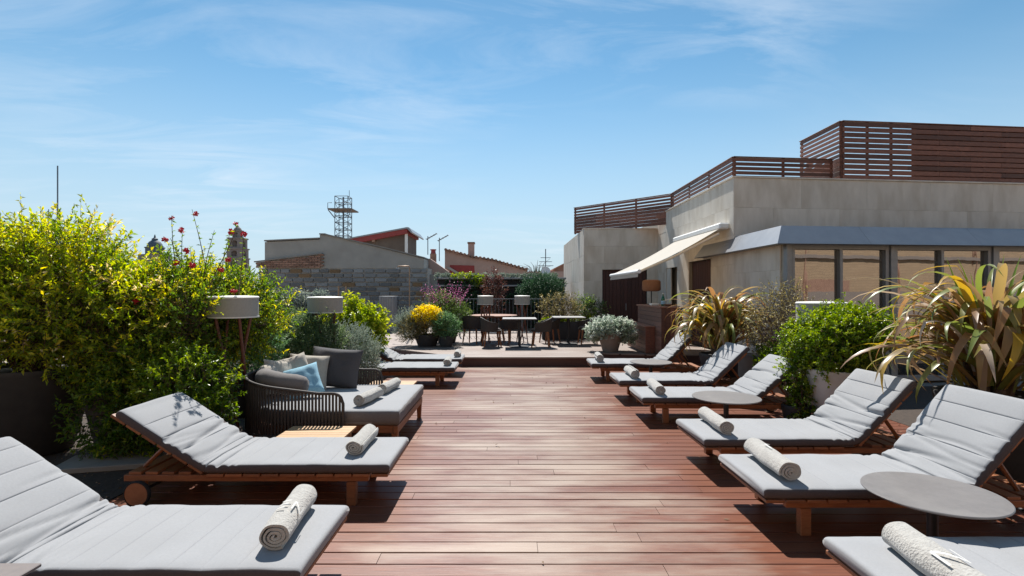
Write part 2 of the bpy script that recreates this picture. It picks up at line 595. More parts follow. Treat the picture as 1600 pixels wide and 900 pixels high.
# solar-control glass: tinted, half mirror
mm_, n_, l_, p_ = newmat('window_glass')
gl_ = n_.new('ShaderNodeBsdfGlossy')
gl_.inputs['Roughness'].default_value = 0.015
gl_.inputs[0].default_value = (0.78, 0.75, 0.72, 1)
tp_ = n_.new('ShaderNodeBsdfTransparent')
tp_.inputs[0].default_value = (0.42, 0.40, 0.37, 1)
ms_ = n_.new('ShaderNodeMixShader')
ms_.inputs[0].default_value = 0.45
l_.new(tp_.outputs[0], ms_.inputs[1])
l_.new(gl_.outputs[0], ms_.inputs[2])
l_.new(ms_.outputs[0], n_['Material Output'].inputs['Surface'])
nzg = n_.new('ShaderNodeTexNoise')
nzg.inputs['Scale'].default_value = 1.6
bpg = n_.new('ShaderNodeBump')
bpg.inputs['Strength'].default_value = 0.05
bpg.inputs['Distance'].default_value = 0.05
l_.new(nzg.outputs['Fac'], bpg.inputs['Height'])
l_.new(bpg.outputs[0], gl_.inputs['Normal'])
M['glass'] = mm_

# reflected facade behind the camera: coursed sandstone
mm_, n_, l_, p_ = newmat('sandstone')
t_ = n_.new('ShaderNodeTexCoord')
bk = n_.new('ShaderNodeTexBrick')
mp_ = n_.new('ShaderNodeMapping')
mp_.inputs['Rotation'].default_value = (PI / 2, 0, 0)
l_.new(t_.outputs['Object'], mp_.inputs[0])
l_.new(mp_.outputs[0], bk.inputs['Vector'])
bk.inputs['Color1'].default_value = (0.40, 0.29, 0.19, 1)
bk.inputs['Color2'].default_value = (0.36, 0.26, 0.17, 1)
bk.inputs['Mortar'].default_value = (0.28, 0.20, 0.135, 1)
bk.inputs['Scale'].default_value = 1.0
bk.inputs['Brick Width'].default_value = 0.5
bk.inputs['Row Height'].default_value = 0.16
bk.inputs['Mortar Size'].default_value = 0.012
l_.new(bk.outputs[0], p_.inputs['Base Color'])
p_.inputs['Roughness'].default_value = 0.9
M['sandstone'] = mm_

bg_glass, n_, l_, p_ = newmat('bottle_glass')
p_.inputs['Base Color'].default_value = (0.02, 0.22, 0.10, 1)
p_.inputs['Roughness'].default_value = 0.08
p_.inputs['Transmission Weight'].default_value = 0.5
M['bottle'] = bg_glass

# foliage palettes (leaf value 0..1)
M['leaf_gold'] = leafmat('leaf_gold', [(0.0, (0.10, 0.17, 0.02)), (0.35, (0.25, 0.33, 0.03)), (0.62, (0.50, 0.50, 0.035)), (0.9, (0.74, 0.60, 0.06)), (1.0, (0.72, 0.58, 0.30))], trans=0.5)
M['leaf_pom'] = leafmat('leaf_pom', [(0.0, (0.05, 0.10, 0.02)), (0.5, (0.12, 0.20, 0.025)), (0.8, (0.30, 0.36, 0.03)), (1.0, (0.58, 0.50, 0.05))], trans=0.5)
M['leaf_box'] = leafmat('leaf_box', [(0.0, (0.05, 0.10, 0.012)), (0.6, (0.13, 0.21, 0.016)), (1.0, (0.30, 0.36, 0.03))], trans=0.38, rough=0.32)
M['leaf_lime'] = leafmat('leaf_lime', [(0.0, (0.11, 0.18, 0.012)), (0.5, (0.25, 0.33, 0.02)), (1.0, (0.46, 0.47, 0.06))], trans=0.4)
M['leaf_rosemary'] = leafmat('leaf_rosemary', [(0.0, (0.06, 0.105, 0.045)), (0.6, (0.13, 0.19, 0.085)), (1.0, (0.27, 0.31, 0.16))], trans=0.3)
M['leaf_silver'] = leafmat('leaf_silver', [(0.0, (0.17, 0.22, 0.17)), (0.6, (0.27, 0.32, 0.26)), (1.0, (0.42, 0.45, 0.38))], trans=0.2, rough=0.7)
M['leaf_miller'] = leafmat('leaf_miller', [(0.0, (0.17, 0.235, 0.17)), (0.6, (0.34, 0.40, 0.32)), (1.0, (0.64, 0.67, 0.60))], trans=0.34, rough=0.8)
M['leaf_teal'] = leafmat('leaf_teal', [(0.0, (0.06, 0.14, 0.06)), (0.6, (0.13, 0.24, 0.10)), (1.0, (0.27, 0.37, 0.20))], trans=0.3)
M['leaf_green'] = leafmat('leaf_green', [(0.0, (0.047, 0.095, 0.027)), (0.6, (0.108, 0.176, 0.041)), (1.0, (0.270, 0.338, 0.081))], trans=0.35)
M['leaf_dry'] = leafmat('leaf_dry', [(0.0, (0.135, 0.115, 0.054)), (0.6, (0.257, 0.216, 0.095)), (1.0, (0.459, 0.392, 0.176))], trans=0.3)
M['leaf_conifer'] = leafmat('leaf_conifer', [(0.0, (0.03, 0.075, 0.04)), (0.6, (0.055, 0.12, 0.06)), (1.0, (0.11, 0.19, 0.09))], trans=0.2)
M['petal_yellow'] = leafmat('petal_yellow', [(0.0, (0.66, 0.48, 0.01)), (1.0, (0.85, 0.68, 0.03))], trans=0.35)
M['petal_pink'] = leafmat('petal_pink', [(0.0, (0.40, 0.10, 0.25)), (1.0, (0.62, 0.26, 0.45))], trans=0.3)
M['litter'] = leafmat('litter', [(0.0, (0.10, 0.06, 0.035)), (1.0, (0.36, 0.25, 0.15))], trans=0.1, rough=0.8)
M['flax'] = leafmat('flax', [(0.0, (0.16, 0.21, 0.05)), (0.2, (0.31, 0.27, 0.08)), (0.38, (0.25, 0.145, 0.09)), (0.5, (0.36, 0.26, 0.12)), (0.62, (0.52, 0.33, 0.04)),
                             (0.74, (0.17, 0.21, 0.07)), (0.86, (0.32, 0.135, 0.06)), (0.95, (0.30, 0.20, 0.10)), (1.0, (0.50, 0.42, 0.35))], trans=0.36, obj=True, rough=0.36, spec=0.5)
M['flax_green'] = leafmat('flax_green', [(0.0, (0.10, 0.19, 0.03)), (1.0, (0.22, 0.29, 0.04))], trans=0.4, obj=True, rough=0.38)


# ------------------------------------------------------------------ foliage builders
def unit(a):
    return a / np.maximum(np.linalg.norm(a, axis=1, keepdims=True), 1e-9)


def leaf_mesh(name, P, D, ln, wd, rnd, material, parent, fold=0.25):
    """one folded blade per row: base, two shoulders, tip"""
    n = len(P)
    D = unit(D)
    ref = unit(rng.normal(size=(n, 3)) * 0.7 + np.array([0, 0, 1.0]))
    Sd = unit(np.cross(D, ref))
    Nn = np.cross(Sd, D)
    ln = np.broadcast_to(np.asarray(ln, float), (n,))[:, None]
    wd = np.broadcast_to(np.asarray(wd, float), (n,))[:, None]
    mid = P + D * ln * 0.45
    V = np.empty((n, 4, 3))
    V[:, 0] = P
    V[:, 1] = mid + Sd * wd * 0.5 + Nn * wd * fold
    V[:, 2] = P + D * ln - Nn * ln * 0.12
    V[:, 3] = mid - Sd * wd * 0.5 + Nn * wd * fold
    base = (np.arange(n) * 4)[:, None]
    F = np.concatenate([base + np.array([[0, 1, 2]]), base + np.array([[0, 2, 3]])], axis=1).reshape(-1)
    me = bpy.data.meshes.new(name)
    me.vertices.add(n * 4)
    me.vertices.foreach_set('co', V.astype(np.float32).ravel())
    nf = n * 2
    me.loops.add(nf * 3)
    me.polygons.add(nf)
    me.polygons.foreach_set('loop_start', np.arange(0, nf * 3, 3, dtype=np.int32))
    me.polygons.foreach_set('loop_total', np.full(nf, 3, dtype=np.int32))
    me.loops.foreach_set('vertex_index', F.astype(np.int32))
    at = me.attributes.new('rnd', 'FLOAT', 'POINT')
    at.data.foreach_set('value', np.repeat(np.clip(rnd, 0, 1), 4).astype(np.float32))
    me.materials.append(material)
    me.update(calc_edges=True)
    me.validate()
    return link(name, me, parent)


def blob_points(blobs, n, shell=0.55):
    vol = np.array([b[3] * b[4] * b[5] for b in blobs]) ** 0.8
    ix = rng.choice(len(blobs), n, p=vol / vol.sum())
    B = np.array(blobs)[ix]
    d = unit(rng.normal(size=(n, 3)))
    r = rng.random(n) ** (1 / 3.0)
    r = np.where(rng.random(n) < shell, 0.72 + 0.33 * rng.random(n), r)
    # lumpy outline
    lump = np.array([mnoise.noise(Vector(q * 2.1) + Vector((float(i) * 3.7, 1.3, 0))) for q, i in zip(d, ix)])
    r = r * (1 + 0.38 * lump)
    P = B[:, :3] + d * r[:, None] * B[:, 3:6]
    return P, d, r


def shrub(parent, blobs, twigs, per, ln, wd, tl, material, up=0.5, base=None, stem_r=0.012, nstem=9, spread=0.75,
          gold=0.25, shell=0.55, zmin=None, name='foliage', stems=True, twig_every=3, tone0=0.42):
    P, d, r = blob_points(blobs, twigs, shell)
    if zmin is not None:
        k = P[:, 2] > zmin
        P, d, r = P[k], d[k], r[k]
    n = len(P)
    T = unit(d * 0.8 + np.array([0, 0, up]) + rng.normal(size=(n, 3)) * 0.55)
    tl_ = tl * (0.6 + 0.8 * rng.random(n))
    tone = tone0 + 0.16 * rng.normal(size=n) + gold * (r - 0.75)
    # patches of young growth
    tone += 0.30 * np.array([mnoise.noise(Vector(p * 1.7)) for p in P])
    s = (np.arange(per) + 0.5) / per
    LP = (P[:, None, :] + T[:, None, :] * (tl_[:, None] * s[None, :])[:, :, None]).reshape(-1, 3)
    LD = (T[:, None, :] * 0.6 + rng.normal(size=(n, per, 3)) * spread).reshape(-1, 3)
    LR = (tone[:, None] + 0.13 * rng.normal(size=(n, per))).reshape(-1)
    m = len(LP)
    sz = 0.5 + 0.95 * rng.random(m)
    o = leaf_mesh(name, LP, LD, ln * sz, wd * sz, LR, material, parent)
    if stems:
        mb = MB()
        if base is not None:
            for q in range(nstem):
                e = Vector(P[rng.integers(n)])
                b0 = Vector(base) + Vector((rng.normal() * 0.06, rng.normal() * 0.06, 0))
                mid = b0.lerp(e, 0.5) + Vector((rng.normal() * 0.06, rng.normal() * 0.06, 0.08))
                q1 = b0.lerp(mid, 0.5) + Vector((rng.normal() * 0.03, rng.normal() * 0.03, 0.03))
                mb.tube([b0, q1, mid, e], [stem_r, stem_r * 0.8, stem_r * 0.55, stem_r * 0.25], 5, False)
        for q in range(0, n, twig_every):
            a = Vector(P[q] - T[q] * tl_[q] * 0.8)
            mb.tube([a, Vector(P[q] + T[q] * tl_[q])], [0.0028, 0.0012], 3, False)
        mb.build('stem', M['bark'], parent)
    return o


def needles(parent, blobs, n, ln, wd, material, up=0.7, name='foliage', shell=0.6, zmin=None, jitter=0.35):
    """upright needle sprigs (rosemary, santolina): clumps of narrow blades"""
    P, d, r = blob_points(blobs, n, shell)
    if zmin is not None:
        k = P[:, 2] > zmin
        P, d = P[k], d[k]
    k = 9
    m = len(P)
    T = unit(d + np.array([0, 0, up]) + rng.normal(size=(m, 3)) * 0.3)
    s = np.linspace(0, 1, k)
    LP = (P[:, None] + T[:, None] * (s * ln * 2.2)[None, :, None]).reshape(-1, 3)
    LD = (T[:, None] + rng.normal(size=(m, k, 3)) * jitter * 1.6).reshape(-1, 3)
    tone = 0.5 + 0.25 * np.array([mnoise.noise(Vector(p * 2.3)) for p in P]) + 0.15 * rng.normal(size=m)
    LR = (tone[:, None] + 0.1 * rng.normal(size=(m, k)) + 0.2 * (s[None] - 0.5)).reshape(-1)
    q = 0.7 + 0.6 * rng.random(len(LP))
    return leaf_mesh(name, LP, LD, ln * q, wd * q, LR, material, parent)


def pot(parent, r0, r1, h, material, z=0.0, rim=0.03, name='pot'):
    mb = MB()
    mb.lathe([(r0 * 0.96, z), (r0, z + 0.012), (r1 * 0.985, z + h - 0.05), (r1, z + h - 0.012), (r1 - 0.006, z + h),
              (r1 - rim, z + h), (r1 - rim - 0.004, z + h - 0.05), (0.0, z + h - 0.06)], 36)
    o = mb.build(name, material, parent, 40)
    MB().lathe([(r1 - rim - 0.008, z + h - 0.058), (0.0, z + h - 0.03)], 20).build('soil', M['soil'], parent)
    return o


# ================================================================== the setting
g = MB()
g.box(-3000, -3000, -12.4, 3000, 3000, -12.0)
struct(g.build('ground', M['city']))
g = MB()
g.box(-9, -4, -1.2, 13.5, 23.4, -0.045)
struct(g.build('terrace_slab', M['concrete']))

# main deck: every board an object
deck = struct(MB().box(-3.08, 0.6, -0.043, 4.80, 12.1, -0.032).build('deck', M['dark_void']))
pm = MB().cbox(-0.5, -0.0635, -0.028, 0.5, 0.0635, 0.0, 0.0022)
pm.v = [(math.copysign(0.5, x), y, z) for x, y, z in pm.v]
plank_me = pm.mesh('plank', M['deck'])
PITCH = 0.138
yy = 0.7
row = 0
while yy < 12.05:
    edge_r = 4.80
    x = -3.08 + 0.0
    first = True
    while x < edge_r - 0.01:
        ln = random.uniform(2.6, 3.9) if not first else random.uniform(0.9, 3.6)
        first = False
        x1 = min(x + ln, edge_r)
        if edge_r - x1 < 0.5:
            x1 = edge_r
        if not (yy > 11.18 and x1 < 1.95 and x > -3):
            o = link('plank', plank_me, deck, ((x + x1) / 2, yy, random.uniform(-0.0012, 0.0012)))
            o.scale = (x1 - x - 0.003, 1, 1)
        x = x1
    yy += PITCH
    row += 1

# raised deck at the back with its step
DZ = 0.205
poly = [(-7.5, 14.6), (-3.4, 13.45), (-2.9, 13.0), (-1.0, 11.26), (1.9, 11.26), (1.95, 12.05), (3.25, 11.7), (4.83, 11.7), (4.83, 23), (-7.5, 23)]
mb = MB()
n = len(poly)
mb.add([(x, y, DZ) for x, y in poly], [tuple(range(n))])
mb.add([(x, y, DZ - 0.03) for x, y in poly] + [(x, y, DZ) for x, y in poly],
       [(i, (i + 1) % n, n + (i + 1) % n, n + i) for i in range(n)])
rd = struct(mb.build('raised_deck', M['deck_far']))
mb = MB()
p2 = [(x, y + 0.025) for x, y in poly]
mb.add([(x, y, -0.03) for x, y in p2] + [(x, y, DZ - 0.03) for x, y in p2],
       [(i, (i + 1) % n, n + (i + 1) % n, n + i) for i in range(n)])
mb.build('step_riser', M['riser'], rd)

# planting beds either side
struct(MB().box(-8.9, 0.4, -0.044, -3.12, 14.5, -0.012).build('planting_bed', M['soil']))
struct(MB().box(4.84, 0.4, -0.044, 13, 9.0, -0.010).build('gravel_bed', M['soil']))


def litter(name, x0, x1, y0, y1, n, z, label):
    P = np.column_stack([rng.uniform(x0, x1, n), rng.uniform(y0, y1, n), np.full(n, z) + rng.random(n) * 0.01])
    D = np.column_stack([rng.normal(size=(n, 2)), rng.normal(size=n) * 0.15])
    o = leaf_mesh(name, P, D, 0.02 + 0.03 * rng.random(n), 0.014, rng.random(n), M['litter'], None)
    o['kind'] = 'stuff'
    o['label'] = label
    o['category'] = 'leaf litter'
    return o


litter('leaf_litter', -5.5, -3.0, 2.8, 7.0, 900, -0.008, 'dry fallen leaves on the dark soil behind the left loungers')
litter('leaf_litter', 3.3, 4.8, 2.4, 9.0, 700, 0.004, 'dry fallen leaves on the boards below the right planters')

litter('leaf_litter', -2.6, 3.6, 2.6, 11.0, 46, 0.003, 'a few dry leaves blown across the red-brown deck boards')

# paving slab lying on the soil by the big pot
o = MB().cbox(-0.42, -0.22, 0, 0.42, 0.22, 0.05, 0.006).build('paving_slab', M['concrete'])
o.location = (-3.72, 4.95, -0.011)
o.rotation_euler = (0, 0, R(14))
tag(o, 'loose grey concrete slab on the soil behind the left lounger', 'paving slab')

# ================================================================== the building on the right
# limestone volumes stand at X=4.83; glazed pavilion in front, lower volume behind
bld = thing('limestone_building', 'long pale limestone building with glazed front and zinc canopy right of the deck', 'building', (4.83, 9.2, 0))
bo = Vector(bld.location)
FR = R(6.0)                       # the front runs slightly away to the right


def bpart(mb, name, m, smooth=False, parent=None):
    mb.v = [(x - bo.x, y - bo.y, z - bo.z) for x, y, z in mb.v]
    return mb.build(name, m, parent or bld, smooth)


def Mfront(x0, y0):
    """frame whose x axis runs along the slanted front"""
    return Matrix.Translation((x0, y0, 0)) @ Matrix.Rotation(FR, 4, 'Z')


core = MB()
Z1, Z2 = 3.635, 4.06
core.box(2.46, 17.24, -0.5, 5.05, 23.3, Z1 - 0.02)                     # lower volume at the back
core.box(2.46, 17.031, -0.5, 3.0, 17.24, Z1 - 0.021)
core.box(4.5, 17.031, -0.5, 4.828, 17.24, Z1 - 0.022)
core.box(3.0, 17.031, 2.34, 4.5, 17.24, Z1 - 0.023)
cp = [(5.05, 11.42), (13.4, 12.30), (13.4, 23.2), (5.05, 23.2)]
core.add([(x, y, -0.5) for x, y in cp] + [(x, y, Z2 - 0.02) for x, y in cp], [(4, 5, 6, 7), (0, 1, 5, 4), (1, 2, 6, 5), (2, 3, 7, 6), (3, 0, 4, 7)])
for (ya, yb, za) in ((11.30, 12.54, -0.5), (12.54, 14.11, 2.42), (14.11, 15.04, -0.5), (15.04, 16.16, 2.34), (16.16, 17.0, -0.5)):
    core.box(4.861, ya, za, 5.05, yb, Z2 - 0.025)
bpart(core, 'core_wall', M['joint'])


def panels(Mx, w, z0, z1, holes=(), pw=1.15, ph=0.56, t=0.028, off=0.0):
    """stone cladding on a frame: x along the wall, -y outwards; holes = (x0,x1,z0,z1)"""
    z = z1
    r = 0
    while z > z0 + 0.05:
        zb = max(z - ph, z0)
        x = -((r % 2) * pw * 0.42 + off)
        while x < w - 0.02:
            a, b = max(x, 0), min(x + pw, w)
            x += pw
            if b - a < 0.03:
                continue
            segs = [(a, b, zb, z)]
            for (h0, h1, g0, g1) in holes:
                ns = []
                for (a_, b_, c_, d_) in segs:
                    if h1 <= a_ or h0 >= b_ or g1 <= c_ or g0 >= d_:
                        ns.append((a_, b_, c_, d_))
                        continue
                    if h0 > a_:
                        ns.append((a_, h0, c_, d_))
                    if h1 < b_:
                        ns.append((h1, b_, c_, d_))
                    aa, bb = max(a_, h0), min(b_, h1)
                    if g1 < d_:
                        ns.append((aa, bb, g1, d_))
                    if g0 > c_:
                        ns.append((aa, bb, c_, g0))
                segs = ns
            for (a_, b_, c_, d_) in segs:
                if b_ - a_ < 0.02 or d_ - c_ < 0.02:
                    continue
                mb = MB().cbox(-(b_ - a_) / 2 + 0.001, 0, -(d_ - c_) / 2 + 0.001, (b_ - a_) / 2 - 0.001, t, (d_ - c_) / 2 - 0.001, 0.0015)
                o = mb.build('panel', M['limestone'], bld)
                o.matrix_local = Matrix.Translation(-bo) @ Mx @ Matrix.Translation(((a_ + b_) / 2, random.uniform(-0.0015, 0.0015), (c_ + d_) / 2))
        z = zb
        r += 1


Mleft = lambda x, y: Matrix.Translation((x, y, 0)) @ Matrix.Rotation(-PI / 2, 4, 'Z')   # wall facing -X, local x runs towards -Y
# lower volume: front with the dark door, left flank
panels(Matrix.Translation((2.43, 17.0, 0)), 2.4, DZ, Z1, [(0.60, 2.05, DZ, 2.32)])
panels(Mleft(2.43, 23.2), 6.2, DZ, Z1, pw=1.4, ph=0.85)
# main volume: long flank facing the deck, with two doorways, then its front above the pavilion roof
panels(Mleft(4.83, 17.0), 5.73, 0.0, Z2, [(0.85, 1.95, DZ, 2.32), (2.9, 4.45, DZ, 2.40)], pw=1.5, ph=0.62)
panels(Mfront(4.83, 11.27), 8.6, 2.78, Z2, pw=1.55, ph=0.64)
# copings
c = MB()
c.cbox(2.41, 16.975, Z1 - 0.0, 4.80, 17.3, Z1 + 0.03, 0.004)
bpart(c, 'coping', M['limestone'])
c = MB()
c.cbox(4.80, 11.25, Z2, 5.1, 17.3, Z2 + 0.03, 0.004)
bpart(c, 'coping', M['limestone'])
c = MB()
c.cbox(0.26, -0.03, Z2 + 0.001, 8.6, 0.3, Z2 + 0.031, 0.004, Mfront(4.83, 11.27))
bpart(c, 'coping', M['limestone'])


def boarded_door(name, Mx, w, z0, z1, nb, label):
    back = MB().box(0, 0.16, z0, w, 0.20, z1)
    back.v = [tuple(Matrix.Translation(-bo) @ Mx @ Vector(q)) for q in back.v]
    d = back.build(name, M['dark_void'], bld)
    d['label'] = label
    bw = w / nb
    for i in range(nb):
        q = MB().cbox(-bw / 2 + 0.003, 0.10, z0 + 0.01, bw / 2 - 0.003, 0.13, z1 - 0.01, 0.003)
        o = q.build('board', M['door_wood'], d)
        o.matrix_local = Matrix.Translation(-bo) @ Mx @ Matrix.Translation((bw * (i + 0.5), 0, 0))
    h = MB().tube([(w / 2 + 0.06, 0.08, 1.0), (w / 2 + 0.06, 0.08, 1.22)], 0.012, 6)
    h.v = [tuple(Matrix.Translation(-bo) @ Mx @ Vector(q)) for q in h.v]
    h.build('handle', M['galv'], d)
    return d


boarded_door('door', Matrix.Translation((3.03, 17.0, 0)), 1.45, DZ, 2.32, 12, 'dark brown boarded double door')
boarded_door('door', Mleft(4.83, 14.1), 1.55, DZ, 2.40, 10, 'dark brown boarded door under the zinc canopy')
# open doorway with reveal
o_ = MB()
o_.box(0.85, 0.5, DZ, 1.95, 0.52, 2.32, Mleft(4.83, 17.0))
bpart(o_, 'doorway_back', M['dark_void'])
o_ = MB()
o_.box(0.85, 0.031, DZ, 1.25, 0.06, 2.32, Mleft(4.83, 17.0))
bpart(o_, 'door_leaf', M['limestone'])

# pavilion: side wall, roof, glazed front
GY = 9.23
pav = MB()
pav.box(4.86, GY + 0.03, -0.4, 4.98, 11.3, 2.60)
bpart(pav, 'pavilion_core', M['joint'])
panels(Mleft(4.83, 11.27), 1.92, 0.0, 2.62, pw=1.0, ph=0.62)
pav = MB()
pav.box(0.12, 0.10, 2.60, 8.8, 2.3, 2.66, Mfront(4.86, GY))
bpart(pav, 'pavilion_roof', M['zinc'])
fl = MB()
fl.box(0.2, 0.1, -0.03, 8.6, 2.0, 0.02, Mfront(4.86, GY))
fl.box(0.2, 1.95, 0.02, 8.6, 2.0, 2.55, Mfront(4.86, GY))
bpart(fl, 'interior', mat('interior', (0.34, 0.29, 0.24), (0.28, 0.24, 0.20), 0.8, 3))
# canopy: sloping zinc fascia, mitred at the corner, one sheet per bay
FX, FYc = Vector((4.60, 8.98, 2.44)), Vector((4.86, 9.36, 2.79))
dr = Vector((math.cos(FR), math.sin(FR), 0))
drn = Vector((-math.sin(FR), math.cos(FR), 0))


def sheet(a, b, c, d, t=0.02):
    a, b, c, d = map(Vector, (a, b, c, d))
    nn = (b - a).cross(d - a).normalized() * t
    vs = [a, b, c, d, a - nn, b - nn, c - nn, d - nn]
    return [tuple(q) for q in vs], [(0, 1, 2, 3), (7, 6, 5, 4), (0, 4, 5, 1), (1, 5, 6, 2), (2, 6, 7, 3), (3, 7, 4, 0)]


bays = [0, 1.75, 3.9, 6.1, 8.6]
for i in range(4):
    lo0, lo1 = FX + dr * bays[i], FX + dr * (bays[i + 1] - 0.004)
    hi0 = FYc + dr * (bays[i] - (0.0 if i == 0 else 0.26))
    hi1 = FYc + dr * (bays[i + 1] - 0.264)
    bpart(MB().add(*sheet(lo0, lo1, hi1, hi0)), 'canopy_sheet', M['zinc'])
for (y0, y1, e0) in ((0, 1.9, True), (1.9, 4.05, False)):
    lo0 = Vector((FX.x, FX.y + y0, FX.z))
    lo1 = Vector((FX.x, FX.y + y1 - 0.004, FX.z))
    hi0 = Vector((FYc.x, FYc.y + (0 if e0 else y0 - 0.38), FYc.z))
    hi1 = Vector((FYc.x, FYc.y + y1 - 0.384, FYc.z))
    bpart(MB().add(*sheet(lo1, lo0, hi0, hi1)), 'canopy_sheet', M['zinc'])
sf = MB()      # soffit
sf.add([tuple(FX + Vector((0.01, 0.02, -0.005))), tuple(FX + dr * 8.6 + Vector((0, 0.02, -0.005))),
        tuple(FX + dr * 8.6 + drn * 0.5), tuple(FX + dr * 0.26 + drn * 0.5)], [(3, 2, 1, 0)])
sf.add([tuple(FX + Vector((0.01, 0.02, -0.004))), tuple(FX + Vector((0.01, 4.05, -0.004))), (4.84, FX.y + 4.05, FX.z), (4.84, FX.y + 0.3, FX.z)],
       [(3, 2, 1, 0)])
bpart(sf, 'soffit', M['frame_metal'])
# glazing: posts and panes
MF = Mfront(4.86, GY)


def fr(mb):
    mb.v = [tuple(Matrix.Translation(-bo) @ MF @ Vector(q)) for q in mb.v]
    return mb


posts = [0.0, 0.11, 1.02, 1.90, 1.98, 2.08, 3.0, 3.94, 4.02, 4.12, 5.0, 5.9, 6.9, 7.9, 8.5]
wide = {0.0: 0.09, 1.90: 0.07, 1.98: 0.085, 3.94: 0.07, 4.02: 0.085}
for x in posts:
    wd_ = wide.get(x, 0.055)
    dz = 0.0 if x in (0.0, 1.98, 4.02) else 0.03
    fr(MB().cbox(x, -0.06 + dz, 0.0, x + wd_, 0.05 + dz, 2.44, 0.004)).build('mullion', M['frame_metal'], bld)
fr(MB().cbox(0.0, -0.028, 2.36, 8.6, 0.06, 2.445, 0.004)).build('window_head', M['frame_metal'], bld)
fr(MB().cbox(0.0, -0.029, 0.0, 8.6, 0.06, 0.09, 0.004)).build('window_sill', M['frame_metal'], bld)
for a, b in ((0.18, 1.02), (1.09, 1.90), (2.15, 3.0), (3.07, 3.94), (4.19, 5.0), (5.07, 5.9), (5.97, 6.9), (6.97, 7.9)):
    fr(MB().box(a + 0.001, 0.045, 0.09, b - 0.001, 0.053, 2.36)).build('window_pane', M['glass'], bld)
# a few dark furnishings inside, dimly seen through the glass
t = MB()
t.box(0.4, 1.2, 0.02, 0.85, 1.6, 1.45, MF)
t.box(1.25, 1.3, 0.02, 1.75, 1.6, 1.5, MF)
t.box(2.5, 1.4, 1.35, 3.6, 1.44, 1.85, MF)
t.box(3.35, 1.4, 2.0, 3.45, 1.42, 2.1, MF)
bpart(t, 'interior_fittings', mat('fittings', (0.09, 0.06, 0.045), (0.07, 0.045, 0.035), 0.7, 5))

# sandstone house behind the viewer, seen only as a reflection in the glazing
hs_ = thing('sandstone_house', 'tan coursed stone house reflected in the pavilion glazing', 'house', (8, -9, -12))
MB().box(-30, -6, 0, 70, 0, 21.0).build('wall', M['sandstone'], hs_)
for i in range(7):
    MB().box(-8.6 + i * 11, 0.002, 13.0, -5.4 + i * 11, 0.03, 14.3).build('window', M['brick'], hs_)
for i in range(14):
    MB().tube([(-18 + i * 6.3, 0.06, 0), (-18 + i * 6.3, 0.06, 20.5)], 0.07, 8).build('drainpipe', M['brick'], hs_)
MB().box(-30, 0.0, 15.55, 70, 0.16, 15.75).build('string_course', M['church_stone'], hs_)
MB().box(-30, 0.0, 12.0, 70, 0.05, 13.6).build('plinth', M['church_stone'], hs_)


# ------------------------------------------------------------------ slatted wooden screens on the roof
def screen(name, label, a, b, z0, z1, pitch=0.1, gap=0.034, solid=None, post_every=1.1, rows_open=None, capz=True):
    a, b = Vector(a), Vector(b)
    d = (b - a)
    ln = d.length
    ang = math.atan2(d.y, d.x)
    t = thing(name, label, 'screen', (a.x, a.y, z0), ang, 'slatted roof screens')
    h = z1 - z0
    nrow = int(round(h / pitch))
    pt = h / nrow
    # boards cut at the posts, two or three per row
    me = {}
    for r in range(nrow):
        open_ = rows_open is None or r >= nrow - rows_open
        g_ = gap if open_ else 0.006
        x = 0.0
        k = 0
        while x < ln - 0.01:
            l_ = ln if ln < 2.3 else (ln / math.ceil(ln / 2.2))
            if r % 2 and k == 0 and ln >= 2.3:
                l_ *= 0.5
            x1 = min(x + l_, ln)
            zz = r * pt
            gg = g_
            key = (round(x1 - x, 3), round(gg, 3))
            if key not in me:
                me[key] = MB().cbox(-(x1 - x) / 2 + 0.001, -0.012, gg / 2, (x1 - x) / 2 - 0.001, 0.012, pt - gg / 2, 0.003).mesh('slat', M['screen_wood'])
            link('slat', me[key], t, ((x + x1) / 2, random.uniform(-0.002, 0.002), zz))
            x = x1
            k += 1
    if solid:
        # second skin of boards behind, closing the gaps
        for r in range(nrow):
            MB().cbox(solid[0], 0.045, r * pt + 0.003, solid[1], 0.065, r * pt + pt - 0.003, 0.003).build('backing_board', M['screen_wood'], t)
    npst = max(2, int(ln / post_every) + 1)
    for i in range(npst):
        x = i * (ln - 0.06) / (npst - 1)
        MB().cbox(x, 0.014, -0.02, x + 0.06, 0.044, h, 0.003).build('post', M['screen_wood'], t)
    if capz:
        MB().cbox(-0.012, -0.025, h, ln + 0.012, 0.055, h + 0.02, 0.003).build('top_rail', M['screen_wood'], t)
    return t


screen('slat_screen', 'low wooden slat screen on the rearmost lowest roof, running diagonally', (2.33, 18.7, 0), (4.97, 15.98, 0), Z1 + 0.03, 4.58, rows_open=3)
screen('slat_screen', 'open slat screen along the flank edge of the limestone roof', (4.96, 15.95, 0), (4.96, 11.62, 0), Z2 + 0.031, 4.58, gap=0.024)
screen('slat_screen', 'short open slat screen facing the deck, left of the tall screen', (4.97, 11.59, 0), Vector((4.97, 11.59, 0)) + dr * 2.35, Z2 + 0.032, 4.58, gap=0.024)
screen('slat_screen', 'tall slat screen end turning back over the roof, side on', (7.36, 13.25, 0), (7.36, 11.66, 0), Z2 + 0.033, 5.385, rows_open=8, gap=0.03)
screen('slat_screen', 'tallest dark wooden slat screen facing the deck over the glazed front', (7.40, 11.63, 0), Vector((7.40, 11.63, 0)) + dr * 4.7, Z2 + 0.034, 5.385,
       pitch=0.12, gap=0.021, solid=(1.72, 4.7), post_every=0.55)

